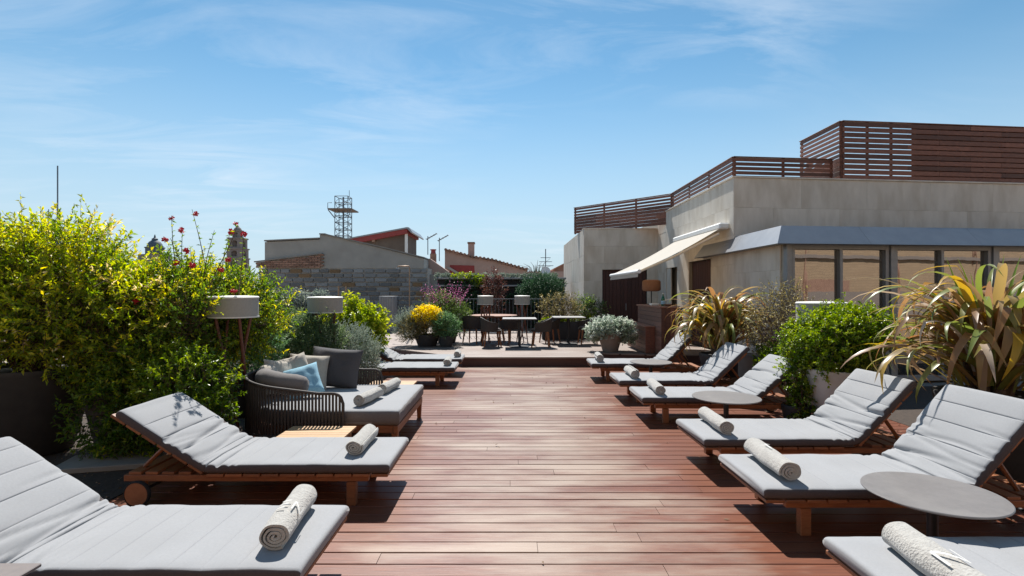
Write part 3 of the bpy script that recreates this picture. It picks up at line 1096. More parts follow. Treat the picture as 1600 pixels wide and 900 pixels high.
# ------------------------------------------------------------------ awning over the bar
aw = thing('awning', 'folding-arm canvas awning reaching out over the bar from the limestone wall', 'awning', (4.83, 11.5, 0))
ao = Vector(aw.location)
CA, CB = Vector((4.70, 11.53, 3.04)), Vector((4.70, 14.65, 3.04))
BA, BB = Vector((2.86, 11.53, 2.075)), Vector((2.86, 14.65, 2.075))
mb = MB()
nu, nv = 12, 8
for i in range(nu + 1):
    for j in range(nv + 1):
        u, v = i / nu, j / nv
        p = CA.lerp(BA, u).lerp(CB.lerp(BB, u), v)
        sag = -0.05 * math.sin(PI * u) * (1 - 0.5 * math.sin(PI * v))
        mb.v.append((p.x - ao.x, p.y - ao.y, p.z + sag))
for i in range(nu):
    for j in range(nv):
        a_ = i * (nv + 1) + j
        mb.f.append((a_, a_ + 1, a_ + nv + 2, a_ + nv + 1))
mb.build('canopy', M['canvas'], aw, True)
mb = MB()
mb.cbox(4.60 - ao.x, 11.45 - ao.y, 2.98, 4.82 - ao.x, 14.75 - ao.y, 3.12, 0.03)
mb.build('cassette', M['white_paint'], aw)
mb = MB()
mb.tube([BA - ao + Vector((0, -0.03, -0.02)), BB - ao + Vector((0, 0.03, -0.02))], 0.045, 10)
mb.build('front_bar', M['white_paint'], aw, 40)
for yq in (11.62, 14.5):
    mb = MB()
    el = Vector((3.75, yq + (0.55 if yq < 13 else -0.55), 2.38)) - ao
    mb.tube([Vector((4.66, yq, 2.90)) - ao, el, Vector((2.88, yq, 2.05)) - ao], 0.026, 8)
    mb.build('folding_arm', M['white_paint'], aw, 40)
mb = MB()
for j in range(24):
    y0_, y1_ = 11.53 + j * 0.13, 11.53 + (j + 1) * 0.13
    mb.add([(BA.x - ao.x - 0.02, y0_ - ao.y, 2.04), (BA.x - ao.x - 0.02, y1_ - ao.y, 2.04),
            (BA.x - ao.x - 0.025, y1_ - ao.y, 1.94), (BA.x - ao.x - 0.025, (y0_ + y1_) / 2 - ao.y, 1.925), (BA.x - ao.x - 0.025, y0_ - ao.y, 1.94)], [(0, 1, 2, 3, 4)])
mb.build('valance', M['canvas'], aw)


# ================================================================== sun loungers
LW = 0.755
slat_me = MB().cbox(-0.062, -LW / 2 + 0.005, -0.011, 0.062, LW / 2 - 0.005, 0.011, 0.003).mesh('slat', M['teak'])
rail_me = MB().cbox(0.17, -0.0225, 0.183, 2.02, 0.0225, 0.232, 0.004).mesh('side_rail', M['teak'])
leg_me = MB().cbox(-0.035, -0.03, 0.0, 0.035, 0.03, 0.182, 0.004).mesh('leg', M['teak'])
cross_me = MB().cbox(-0.02, -0.275, 0.188, 0.02, 0.275, 0.225, 0.004).mesh('cross_rail', M['teak'])
wm = MB()
wm.lathe([(0.0, -0.016), (0.085, -0.016), (0.087, -0.012), (0.087, 0.012), (0.085, 0.016), (0.0, 0.016)], 32, M=Matrix.Rotation(PI / 2, 4, 'X'))
wheel_me = wm.mesh('wheel', M['wheel_wood'], 30)
wm = MB()
wm.lathe([(0.088, -0.018), (0.096, -0.015), (0.098, 0.0), (0.096, 0.015), (0.088, 0.018)], 32, M=Matrix.Rotation(PI / 2, 4, 'X'), caps=False)
tyre_me = wm.mesh('tyre', M['rubber'], 40)


def mattress_mesh(flat, back, ang, seed, thick=0.066, crease=1.0):
    rr = random.Random(seed)
    z0 = 0.262
    Rb = 0.26
    arc = Rb * ang
    hinge = flat - Rb * math.tan(ang / 2)
    tot = hinge + arc + back
    # cross-section (y, n) anticlockwise, top first
    hw = LW / 2
    ed = 0.024
    sec = []
    ny = 14
    for i in range(ny + 1):
        sec.append((-hw + ed + (2 * hw - 2 * ed) * i / ny, 1.0))
    sec += [(hw - ed * 0.3, 0.93), (hw, 0.68), (hw, 0.3), (hw - ed * 0.3, 0.05)]
    sec += [(hw - ed, 0.0), (-hw + ed, 0.0)]
    sec += [(-hw + ed * 0.3, 0.05), (-hw, 0.3), (-hw, 0.68), (-hw + ed * 0.3, 0.93)]
    ntop = ny + 1
    m = len(sec)
    seams = []
    q = 0.30
    while q < tot - 0.08:
        seams.append((q, rr.uniform(0.25, 0.6) if q < flat - 0.15 else rr.uniform(0.5, 1.1)))
        q += 0.165
    wr = [(rr.uniform(hinge - 0.16, hinge + arc + 0.34), rr.uniform(0.4, 1.0), rr.choice((-1, 1)), rr.uniform(0.010, 0.018), rr.uniform(0.15, 0.6)) for _ in range(34)]
    mb = MB()
    off = Vector((rr.uniform(0, 50), rr.uniform(0, 50), 0))
    sl = set(round(tot * i / 170, 4) for i in range(171))
    for (c_, w_) in seams:
        sl |= set(round(c_ + e, 4) for e in (-0.008, -0.004, -0.002, 0, 0.002, 0.004, 0.008))
    cr = hinge + arc * 0.35
    sl |= set(round(cr + e, 4) for e in (-0.012, -0.006, -0.003, 0, 0.003, 0.006, 0.012))
    sl |= {0.004, 0.009, 0.016, round(tot - 0.004, 4), round(tot - 0.009, 4), round(tot - 0.016, 4)}
    sl = sorted(sl)
    ns = len(sl) - 1
    for i in range(ns + 1):
        s = sl[i]
        if s < hinge:
            px_, pz_, a = s, 0.0, 0.0
        elif s < hinge + arc:
            a = (s - hinge) / Rb
            px_, pz_ = hinge + Rb * math.sin(a), Rb * (1 - math.cos(a))
        else:
            a = ang
            e = s - hinge - arc
            px_ = hinge + Rb * math.sin(a) + e * math.cos(a)
            pz_ = Rb * (1 - math.cos(a)) + e * math.sin(a)
        nx, nz = -math.sin(a), math.cos(a)
        endd = min(s, tot - s)
        k = 1.0 if endd > 0.03 else math.sqrt(max(0.0, 1 - (1 - endd / 0.03) ** 2)) * 0.55 + 0.45
        shr = 0.0 if endd > 0.02 else (0.02 - endd) * 0.5
        for j, (y, h) in enumerate(sec):
            top = h > 0.9
            d = 0.0
            if top:
                for (c_, w_) in seams:
                    u = abs(s - c_)
                    if u < 0.05:
                        d -= 0.0075 * w_ * math.exp(-(u / 0.0036) ** 2) * (0.25 if abs(y) > hw * 0.93 else 1.0)
                # soft fill between seams
                d += 0.006 * (1 - (2 * abs(y) / LW) ** 4) + 0.0035 * abs(math.sin((s - 0.30) / 0.165 * PI)) * (1 if abs(y) < hw * 0.93 else 0.2)
                # gathers at the bend, strongest at the edges
                for (c_, w_, sd, wd_, ext) in wr:
                    lat = max(0.0, 1 - (hw - sd * y) / (ext * 2 * hw)) if ext < 0.5 else 1.0
                    if lat > 0:
                        cc = c_ + 0.03 * math.sin(y * 5 + c_ * 40)
                        u = (s - cc) / wd_
                        if abs(u) < 3:
                            d -= 0.012 * w_ * lat ** 0.6 * math.exp(-u * u)
                u = (s - cr) / 0.006
                if abs(u) < 3:
                    d -= 0.022 * crease * math.exp(-u * u)
                d += 0.004 * mnoise.noise(Vector((s * 5, y * 5, 0)) + off)
            jx = 0.004 * mnoise.noise(Vector((s * 9, y * 3, h * 2)) + off) if abs(y) > hw - 0.01 else 0
            nn = h * thick
            nn = (nn - thick * 0.5) * k + thick * 0.5 + d
            yv = (y + jx) * (1 - shr * 0.5)
            mb.v.append((px_ + nx * nn, yv, z0 + pz_ + nz * nn))
    for i in range(ns):
        for j in range(m):
            j2 = (j + 1) % m
            mb.f.append((i * m + j, i * m + j2, (i + 1) * m + j2, (i + 1) * m + j)[::-1])
    mb.f.append(tuple(range(m)))
    mb.f.append(tuple(ns * m + j for j in range(m))[::-1])
    me = mb.mesh('mattress', M['fabric'], True)
    # shade on the mattress sides is put into a darker fabric colour
    me.materials.append(M['fabric_side_shade'])
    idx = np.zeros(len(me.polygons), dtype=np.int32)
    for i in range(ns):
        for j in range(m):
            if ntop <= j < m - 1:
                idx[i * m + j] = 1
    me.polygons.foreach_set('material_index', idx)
    me.update()
    return me


def lounger(label, x, y, rz, ang, seed, flat=1.37, back=0.635, crease=1.0):
    t = thing('sun_lounger', label, 'sun lounger', (x, y, 0), rz, 'teak sun loungers on the deck')
    ang = R(ang)
    for s in (-1, 1):
        link('side_rail', rail_me, t, (0, s * 0.30, 0))
        link('leg', leg_me, t, (0.30, s * 0.30, 0))
        w_ = link('wheel', wheel_me, t, (1.90, s * 0.345, 0.098))
        link('tyre', tyre_me, w_)
    link('cross_rail', cross_me, t, (0.30, 0, 0))
    link('cross_rail', cross_me, t, (1.55, 0, 0))
    MB().tube([(1.90, -0.345, 0.098), (1.90, 0.345, 0.098)], 0.012, 8).build('axle', M['dark_metal'], t)
    for s in (-1, 1):
        MB().cbox(1.86, s * 0.30 - 0.02, 0.085, 1.94, s * 0.30 + 0.02, 0.182, 0.004).build('wheel_block', M['teak'], t)
    n = int((flat - 0.03) / 0.1365)
    for i in range(n):
        link('slat', slat_me, t, (0.075 + i * 0.1365, 0, 0.2445))
    x_ = 0.075 + n * 0.1365 + 0.07
    for i in range(4):
        link('slat', slat_me, t, (1.56 + i * 0.125, 0, 0.2445)).scale = (0.75, 0.86, 1)
    # reclining back
    hx, hz = flat - 0.02, 0.247
    bk = back - 0.02
    for i in range(6 if back > 0.69 else 5):
        e = 0.085 + i * 0.1365
        link('slat', slat_me, t, (hx + math.cos(ang) * e, 0, hz + math.sin(ang) * e), (0, -ang, 0))
    for s in (-1, 1):
        a = Vector((hx + 0.02 * math.cos(ang) + math.sin(ang) * 0.03, s * 0.24, hz + 0.0))
        b = a + Vector((math.cos(ang), 0, math.sin(ang))) * (bk + 0.08)
        Mx = Matrix.Translation(a) @ Matrix.Rotation(-ang, 4, 'Y')
        MB().cbox(0.0, -0.018, -0.035, bk + 0.08, 0.018, -0.004, 0.003, Mx).build('back_stile', M['teak'], t)
        mid = a + Vector((math.cos(ang), 0, math.sin(ang))) * 0.40
        foot = Vector((hx + 0.40 * math.cos(ang) + 0.22, s * 0.21, 0.26))
        MB().tube([mid + Vector((0, -s * 0.03, -0.02)), foot], 0.016, 6).build('strut', M['teak'], t)
    link('mattress', mattress_mesh(flat, back, ang, seed, crease=crease), t)
    return t


RZ = 0.0
LZ = PI
# right row, from the picture's edge to the step
lounger('right-hand lounger nearest the viewer, cut off by the bottom right corner', 1.66, 2.40, R(0), 46, 1)
lounger('right-hand lounger with the large round stone table against its near side', 1.667, 3.80, R(0), 49, 2, flat=1.35, back=0.66)
lounger('right-hand lounger with leaf shadows on its backrest, beside the white pot', 1.70, 4.95, R(0.6), 46, 3)
lounger('right-hand lounger behind the middle round stone table', 1.63, 6.755, R(-1), 40, 4)
lounger('right-hand lounger, second from the step, below the shaggy striped plant', 1.60, 7.97, R(0), 44, 5)
lounger('right-hand lounger closest to the raised deck step', 1.49, 9.75, R(-1.5), 46, 6, flat=1.30)
# left row
lounger('left-hand lounger nearest the viewer, its backrest cut off by the left edge', -0.968, 2.81, LZ, 33, 7, flat=1.43, back=0.72)
lounger('left-hand lounger with plant shadows on its backrest, in front of the daybed', -0.89, 4.285, LZ, 32.5, 8, flat=1.40, back=0.70)
lounger('nearer of the two left-hand loungers beyond the daybed', -0.916, 9.25, LZ, 29, 9, flat=1.40)
lounger('farther of the two left-hand loungers beyond the daybed, by the step', -0.90, 10.40, LZ, 27, 10, flat=1.33)


# ------------------------------------------------------------------ rolled towels
def towel(label, x, y, z, yaw, r=0.072, ln=0.53, seed=0, marks=None):
    rr = random.Random(seed)
    t = thing('rolled_towel', label, 'towel', (x, y, z), R(yaw), 'rolled towels on the loungers')
    turns = 3.6
    n = 110
    r_in = 0.012
    th = (r - r_in) / turns * 0.86
    ph0 = rr.uniform(0, 6.28)
    sqv = rr.uniform(0.84, 0.94)
    tilt = rr.uniform(-0.35, 0.35)
    outer, inner = [], []
    for i in range(n + 1):
        f = i / n
        a = ph0 + f * turns * 2 * PI
        rad = r_in + (r - r_in) * f
        rad *= 1 + 0.045 * math.sin(a * 2 + seed) + 0.02 * math.sin(a * 5 + seed * 2)
        sq = sqv
        outer.append((rad * math.cos(a), rad * math.sin(a) * sq))
        ri = max(rad - th, 0.002)
        inner.append((ri * math.cos(a), ri * math.sin(a) * sq))
    mb = MB()
    segs = 12
    for k in range(segs + 1):
        yv = -ln / 2 + ln * k / segs
        e = 0.982 if k in (0, segs) else 1.0
        wob = 0.004 * math.sin(k * 0.6 + seed) * (0.5 + rr.random() * 0.5)
        lump = 1 + 0.03 * math.sin(k * 0.9 + seed * 1.3)
        for (a, b), (c_, d_) in zip(outer, inner):
            tele = (0.014 * math.hypot(a, b) / r + 0.006 * math.sin(math.atan2(b, a) + seed)) * (1 if k == 0 else (-1 if k == segs else 0))
            mb.v.append((a * e * lump + wob, yv + tele, b * e * lump + r * sqv))
            mb.v.append((c_ * (2 - e), yv + tele, d_ * (2 - e) + r * sqv))
    w_ = 2 * (n + 1)
    for k in range(segs):
        for i in range(n):
            o0, i0 = k * w_ + 2 * i, k * w_ + 2 * i + 1
            mb.f.append((o0, o0 + 2, o0 + 2 + w_, o0 + w_))
            mb.f.append((i0, i0 + w_, i0 + 2 + w_, i0 + 2))
        o0 = k * w_ + 2 * n
        mb.f.append((o0, o0 + 1, o0 + 1 + w_, o0 + w_))
    for i in range(n):
        o0 = 2 * i
        mb.f.append((o0, o0 + 1, o0 + 3, o0 + 2))
        o0 += segs * w_
        mb.f.append((o0, o0 + 2, o0 + 3, o0 + 1))
    mb.build('roll', M['towel'], t, 50)
    if marks:
        # flat woven strokes following the roll: (y, angle) -> (y, angle)
        q = MB()
        for (y0, a0, y1, a1, wdt) in marks:
            m = 8
            b0 = len(q.v)
            dy, da = (y1 - y0), (a1 - a0) * r
            l_ = math.hypot(dy, da)
            ny_, na_ = -da / l_ * wdt / 2, dy / l_ * wdt / 2
            for i in range(m + 1):
                f = i / m
                for sgn in (-1, 1):
                    yv = y0 + dy * f + sgn * ny_
                    av = a0 + (a1 - a0) * f + sgn * na_ / r
                    rad = r * 1.02 + 0.001
                    q.v.append((rad * math.cos(av), yv, rad * (sqv + 0.01) * math.sin(av) + r * sqv))
            for i in range(m):
                q.f.append((b0 + 2 * i, b0 + 2 * i + 1, b0 + 2 * i + 3, b0 + 2 * i + 2))
        q.build('woven_lettering', M['towel_white'], t)
    return t


def letterN(yc, ac, h, wv, wdt=0.012):
    """an N lying along the roll"""
    a0, a1 = ac - wv / 2, ac + wv / 2
    return [(yc - h / 2, a0, yc + h / 2, a0, wdt), (yc - h / 2, a1, yc + h / 2, a1, wdt), (yc + h / 2, a1, yc - h / 2, a0, wdt)]


MT = 0.331
towel('rolled towel with a white letter N on the lounger in the bottom right corner', 1.92, 2.33, MT, -5, 0.082, 0.62, 1, letterN(-0.07, R(100), 0.12, R(58)))
towel('rolled towel on the lounger behind the large round stone table', 1.91, 3.82, MT, -3, 0.079, 0.61, 2, [(-0.02, R(95), 0.09, R(95), 0.012), (0.09, R(95), 0.09, R(70), 0.012)])
towel('rolled towel on the lounger beside the white pot', 1.96, 4.97, MT, -2, 0.078, 0.60, 3)
towel('rolled towel on the lounger behind the middle round table', 1.90, 6.76, MT, -4, 0.076, 0.59, 4)
towel('rolled towel on the right-hand lounger second from the step', 1.86, 7.97, MT, -1, 0.076, 0.57, 5)
towel('rolled towel on the right-hand lounger closest to the step', 1.67, 9.76, MT, -4, 0.075, 0.56, 6)
towel('grey rolled towel just showing at the bottom right edge', 2.52, 2.30, MT, -12, 0.075, 0.5, 7)
towel('large rolled towel with woven bars on the lounger at the bottom left', -1.185, 2.86, MT, 6, 0.082, 0.56, 8,
      [(-0.015, R(118), -0.015, R(86), 0.011), (-0.06, R(120), -0.06, R(88), 0.011), (-0.105, R(122), -0.105, R(92), 0.011)] + letterN(-0.065, R(48), 0.09, R(38), 0.009))
towel('rolled towel on the left-hand lounger in front of the daybed', -1.215, 4.36, MT, 1, 0.076, 0.55, 9)
towel('rolled towel on the nearer of the two far left loungers', -1.08, 9.27, MT, 3, 0.07, 0.5, 10)
towel('rolled towel on the farther of the two far left loungers', -1.02, 10.44, MT, 3, 0.07, 0.5, 11)
towel('nearer rolled towel on the grey daybed', -1.51, 5.66, 0.428, -10, 0.072, 0.5, 12)
towel('farther rolled towel on the grey daybed', -1.43, 6.28, 0.428, -8, 0.072, 0.5, 13)


# ------------------------------------------------------------------ round stone side tables
def round_table(label, x, y, r=0.35, h=0.45):
    t = thing('side_table', label, 'side table', (x, y, 0), 0, 'round stone side tables')
    MB().lathe([(0.0, h - 0.016), (r - 0.012, h - 0.016), (r, h - 0.009), (r, h - 0.004), (r - 0.004, h), (0.0, h)], 64).build('table_top', M['stone_top'], t, 30)
    MB().tube([(0, 0, 0.012), (0, 0, h - 0.017)], 0.028, 14).build('leg', M['dark_metal'], t, 40)
    MB().lathe([(0.0, 0), (0.17, 0), (0.17, 0.008), (0.165, 0.011), (0.0, 0.011)], 32).build('base', M['dark_metal'], t, 30)


round_table('large round stone side table between the two nearest right-hand loungers', 2.47, 3.06)
round_table('round stone side table in the middle of the right-hand row', 2.41, 5.82, 0.36)
round_table('round stone side table farthest away in the right-hand row', 2.36, 8.72, 0.34)
t = thing('side_table', 'square taupe side table cut off by the bottom left corner', 'side table', (-2.26, 2.03, 0))
MB().cbox(-0.25, -0.23, 0.435, 0.25, 0.23, 0.45, 0.003).build('table_top', mat('taupe_metal', (0.20, 0.17, 0.16), (0.17, 0.145, 0.14), 0.5, 20), t)
MB().cbox(-0.02, -0.02, 0.012, 0.02, 0.02, 0.434, 0.003).build('leg', M['dark_metal'], t)
MB().cbox(-0.18, -0.16, 0, 0.18, 0.16, 0.012, 0.003).build('base', M['dark_metal'], t)


def teak_table(label, x, y, w_, d_, h):
    t = thing('low_table', label, 'side table', (x, y, 0), 0, 'low teak tables by the daybed')
    n = max(4, int(d_ / 0.055))
    bw = d_ / n
    sm = MB().cbox(-w_ / 2, -bw / 2 + 0.002, h - 0.022, w_ / 2, bw / 2 - 0.002, h, 0.002).mesh('slat', M['teak_light'])
    for i in range(n):
        link('slat', sm, t, (0, -d_ / 2 + bw * (i + 0.5), 0))
    for sx in (-1, 1):
        for sy in (-1, 1):
            MB().cbox(sx * (w_ / 2 - 0.06) - 0.02, sy * (d_ / 2 - 0.05) - 0.02, 0, sx * (w_ / 2 - 0.06) + 0.02, sy * (d_ / 2 - 0.05) + 0.02, h - 0.0225, 0.003).build('leg', M['teak_light'], t)


teak_table('low pale teak table between the daybed and the lounger before it', -1.80, 4.93, 0.62, 0.42, 0.30)
teak_table('low pale teak table showing behind the daybed', -1.62, 7.30, 0.62, 0.42, 0.34)

# ------------------------------------------------------------------ daybed
db = thing('daybed', 'round-backed daybed of dark vertical straps with a thick grey mattress', 'daybed', (-1.95, 6.025, 0))
HWD = 0.77
XF, XB = 0.85, -0.84          # foot edge, back
# base frame and legs
for s in (-1, 1):
    MB().cbox(XB + 0.3, s * (HWD - 0.07) - 0.025, 0.185, XF - 0.025, s * (HWD - 0.07) + 0.025, 0.262, 0.004).build('side_rail', M['teak'], db)
MB().cbox(XF - 0.06, -HWD + 0.02, 0.186, XF - 0.015, HWD - 0.02, 0.263, 0.004).build('front_rail', M['teak'], db)
for (lx, ly) in ((XF - 0.05, -HWD + 0.06), (XF - 0.05, HWD - 0.06), (XB + 0.22, -HWD + 0.26), (XB + 0.22, HWD - 0.26)):
    mb = MB()
    mb.add([(lx - .022, ly - .022, 0), (lx + .022, ly - .022, 0), (lx + .022, ly + .022, 0), (lx - .022, ly + .022, 0),
            (lx - .032, ly - .032, 0.2), (lx + .032, ly - .032, 0.2), (lx + .032, ly + .032, 0.2), (lx - .032, ly + .032, 0.2)],
           [(3, 2, 1, 0), (4, 5, 6, 7), (0, 1, 5, 4), (1, 2, 6, 5), (2, 3, 7, 6), (3, 0, 4, 7)])
    mb.build('leg', M['teak'], db)


def u_path(off, rc=0.52, x_end=0.30):
    """U-shaped plan from near arm end round the back to the far arm end"""
    hw, xb = HWD + off, XB - off
    pts = []
    for i in range(31):
        pts.append((x_end + (xb + rc - x_end) * i / 30, -hw))
    for i in range(1, 25):
        a = -PI / 2 - PI / 2 * i / 24
        pts.append((xb + rc + rc * math.cos(a), -hw + rc + rc * math.sin(a)))
    for i in range(1, 20):
        pts.append((xb, -hw + rc + (2 * hw - 2 * rc) * i / 20))
    q = [(x, -y) for x, y in pts[:55]][::-1]
    return pts + q


def resample(pts, n):
    P = np.array(pts)
    d = np.r_[0, np.cumsum(np.linalg.norm(np.diff(P, axis=0), axis=1))]
    s = np.linspace(0, d[-1], n)
    return np.column_stack([np.interp(s, d, P[:, 0]), np.interp(s, d, P[:, 1])]), s, d[-1]


UP, us, ul = resample(u_path(0.03), 160)


def rail_h(s):
    e = min(s, ul - s)
    return 0.60 + 0.125 * min(1, max(0, (e - 0.25) / 1.0)) - (0.0 if e > 0.10 else (0.10 - math.sqrt(max(0, 0.01 - (0.10 - e) ** 2))))


top = [(x, y, rail_h(s)) for (x, y), s in zip(UP, us)]
top = [(UP[0][0], UP[0][1], 0.175)] + [(UP[0][0], UP[0][1], 0.35)] + top + [(UP[-1][0], UP[-1][1], 0.35), (UP[-1][0], UP[-1][1], 0.175)]
MB().tube(top, 0.016, 8).build('top_rail', M['strap'], db, 50)
MB().tube([(x, y, 0.172) for x, y in UP], 0.014, 8).build('bottom_rail', M['strap'], db, 50)
SP, ss, _ = resample(u_path(0.03), 104)
for i in range(1, 103):
    x, y = SP[i]
    tx, ty = SP[i + 1] - SP[i - 1]
    a = math.atan2(ty, tx)
    hh = rail_h(ss[i])
    lean = 0.02
    MB().cbox(-0.0105, -0.007, 0, 0.0105, 0.007, hh - 0.172, 0.002).build('strap', M['strap'], db, False, (x, y, 0.172)).rotation_euler = (0, 0, a)


def soft_slab(outline, z0, z1, material, name, parent, edge=0.03, seed=0, puff=0.012):
    """rounded upholstered slab over a closed plan outline"""
    P = np.array(outline)
    c = P.mean(axis=0)
    n = len(P)
    mb = MB()
    rings = [(-edge * 0.8, z0), (0, z0 + edge), (0, (z0 + z1) / 2), (0, z1 - edge), (-edge * 0.3, z1 - edge * 0.3), (-edge, z1)]
    inner = [0.86, 0.6, 0.3]
    d = P - c
    ln_ = np.linalg.norm(d, axis=1, keepdims=True)
    for off, z in rings:
        for q, (dd, l_) in zip(d, zip(d, ln_)):
            v = c + q * (1 + off / l_[0])
            wob = 0.006 * mnoise.noise(Vector((v[0] * 6, v[1] * 6, z * 8 + seed)))
            mb.v.append((v[0] + wob, v[1] + wob, z))
    for k in inner:
        for q in d:
            v = c + q * k
            mb.v.append((v[0], v[1], z1 + puff * (1 - k) + 0.006 * mnoise.noise(Vector((v[0] * 4, v[1] * 4, seed)))))
    R_ = len(rings) + len(inner)
    for i in range(R_ - 1):
        for j in range(n):
            j2 = (j + 1) % n
            mb.f.append((i * n + j, i * n + j2, (i + 1) * n + j2, (i + 1) * n + j))
    mb.f.append(tuple(range(n))[::-1])
    mb.f.append(tuple((R_ - 1) * n + j for j in range(n)))
    return mb.build(name, material, parent, 60)


ol = []
MW = HWD - 0.015
for i in range(16):
    ol.append((XF - 0.0, -MW + 2 * MW * i / 15))
for i in range(1, 14):
    ol.append((XF - (XF - XB - 0.5) * i / 13, MW))
for i in range(1, 12):
    a = PI / 2 + PI * i / 12
    ol.append((XB + 0.5 + 0.47 * math.cos(a), MW * math.sin(a)))
for i in range(13):
    ol.append((XB + 0.5 + (XF - XB - 0.5) * i / 13, -MW))
# round the two foot corners a little
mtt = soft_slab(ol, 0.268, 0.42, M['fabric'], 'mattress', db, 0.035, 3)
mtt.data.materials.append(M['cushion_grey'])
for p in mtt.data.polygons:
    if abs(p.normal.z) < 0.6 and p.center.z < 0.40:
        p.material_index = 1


def pillow(name, label, w_, h_, th, loc, rot, material, seed=0, cat='cushion', group='cushions on the daybed', pinch=0.06):
    mb = MB()
    n = 18
    off = Vector((seed * 3.1, seed * 1.7, 0))
    for side in (1, -1):
        for i in range(n + 1):
            for j in range(n + 1):
                u, v = -1 + 2 * i / n, -1 + 2 * j / n
                f = (max(0, 1 - u ** 4) * max(0, 1 - v ** 4)) ** 0.5
                x = u * w_ / 2 * (1 - pinch * (1 - v * v) * 1.0)
                y = v * h_ / 2 * (1 - pinch * (1 - u * u) * 1.0)
                z = side * th / 2 * f * (1 + 0.25 * mnoise.noise(Vector((u * 2.2, v * 2.2, side)) + off))
                mb.v.append((x, z, y))
    m = n + 1
    for s in (0, 1):
        for i in range(n):
            for j in range(n):
                a = s * m * m + i * m + j
                f = (a, a + 1, a + m + 1, a + m)
                mb.f.append(f[::-1] if s else f)
    o = mb.build(name, material, None, True)
    o.location = loc
    o.rotation_euler = tuple(R(q) for q in rot)
    return tag(o, label, cat, group)


def bolster(label, pts, r, material, seed=0):
    mb = MB()
    P = [Vector(p) for p in pts]
    q = []
    n = 22
    for i in range(n + 1):
        f = i / n * (len(P) - 1)
        k = min(int(f), len(P) - 2)
        q.append(P[k].lerp(P[k + 1], f - k))
    rad = [r * (0.55 + 0.45 * min(1, min(i, n - i) / 2.5) ** 0.5) * (1 + 0.08 * mnoise.noise(Vector((i * 0.6, seed, 0)))) for i in range(n + 1)]
    mb.tube(q, rad, 18)
    b = q[0]
    mb.v = [(x, y, z + 0.35 * (z - b.z) if z < b.z else z) for x, y, z in mb.v]
    o = mb.build('bolster', material, None, 60)
    return tag(o, label, 'cushion', 'cushions on the daybed')


DX, DY = -1.95, 6.025
bolster('dark grey bolster along the near curved side of the daybed back', [(-2.06, 5.36, 0.66), (-2.3, 5.37, 0.685), (-2.50, 5.45, 0.71), (-2.62, 5.58, 0.715)], 0.095, M['cushion_grey'], 1)
bolster('pale grey bolster round the back of the daybed', [(-2.68, 5.70, 0.71), (-2.69, 6.0, 0.715), (-2.68, 6.3, 0.715), (-2.58, 6.52, 0.71)], 0.095, M['cushion_beige'], 2)
pillow('cushion', 'large dark charcoal cushion standing upright on the far side of the daybed', 0.66, 0.50, 0.20, (-2.17, 6.55, 0.665), (-16, 4, -6), M['cushion_dark'], 1)
pillow('cushion', 'light blue cushion leaning on the daybed', 0.40, 0.40, 0.14, (-2.33, 5.93, 0.60), (-38, -14, 24), M['cushion_blue'], 2)
pillow('cushion', 'beige cushion leaning on the left of the daybed back', 0.42, 0.40, 0.14, (-2.60, 5.98, 0.64), (-18, 10, 62), M['cushion_beige'], 3)
pillow('cushion', 'crumpled beige cushion in the middle of the daybed back', 0.42, 0.42, 0.15, (-2.52, 6.14, 0.65), (-22, -16, 40), M['cushion_beige'], 4)
pillow('cushion', 'beige cushion behind the light blue one on the daybed', 0.46, 0.42, 0.14, (-2.42, 6.33, 0.65), (-20, 6, 18), M['cushion_beige'], 5)


# ------------------------------------------------------------------ floor lamps
def lamp(label, x, y, ztop, r=0.27, sh=0.24, z0=0.0, rot=0):
    t = thing('floor_lamp', label, 'floor lamp', (x, y, z0), R(rot), 'drum-shade floor lamps')
    H = ztop - z0
    zb = H - sh
    MB().lathe([(r, zb + 0.012), (r, H - 0.014), (r - 0.004, H - 0.014), (r - 0.004, zb + 0.012), (r, zb + 0.012)], 48, caps=False).build('shade', M['shade'], t, 40)
    MB().lathe([(r - 0.003, zb), (r + 0.005, zb), (r + 0.005, zb + 0.014), (r - 0.003, zb + 0.014), (r - 0.003, zb)], 48, caps=False).build('shade_rim', M['shade_rim'], t, 40)
    MB().lathe([(0.0, H - 0.013), (r + 0.005, H - 0.016), (r + 0.006, H - 0.004), (r * 0.97, H + 0.006), (r * 0.5, H + 0.012), (0.0, H + 0.013)], 48).build('shade_lid', M['shade_rim'], t, 40)
    MB().lathe([(0.0, zb + 0.006), (r - 0.006, zb + 0.006), (r - 0.006, zb + 0.010), (0.0, zb + 0.010)], 40).build('diffuser', M['shade_rim'], t, 40)
    for i in range(4):
        a0 = R(45 + 90 * i)
        a1 = a0 + R(96)
        p0 = Vector((math.cos(a0) * r * 0.72, math.sin(a0) * r * 0.72, zb + 0.005))
        p1 = Vector((math.cos(a1) * r * 0.74, math.sin(a1) * r * 0.74, 0))
        MB().tube([p0, p0.lerp(p1, 0.5), p1], [0.016, 0.019, 0.014], 8).build('leg', M['lamp_wood'], t, 40)


lamp('floor lamp with drum shade among the golden shrub branches, leftmost', -3.00, 5.72, 1.56, 0.25, 0.225)
lamp('floor lamp with drum shade above the rosemary, in front of the lime bush', -2.78, 7.95, 1.53, 0.255, 0.235, 0, 20)
lamp('floor lamp on the right, its shade half hidden behind the round green shrub', 4.02, 6.75, 1.475, 0.29, 0.25)
lamp('left one of the two floor lamps by the far railing', -0.645, 14.5, 1.49, 0.215, 0.24, DZ, 10)
lamp('right one of the two floor lamps by the far railing', 0.375, 14.7, 1.49, 0.215, 0.24, DZ, 55)

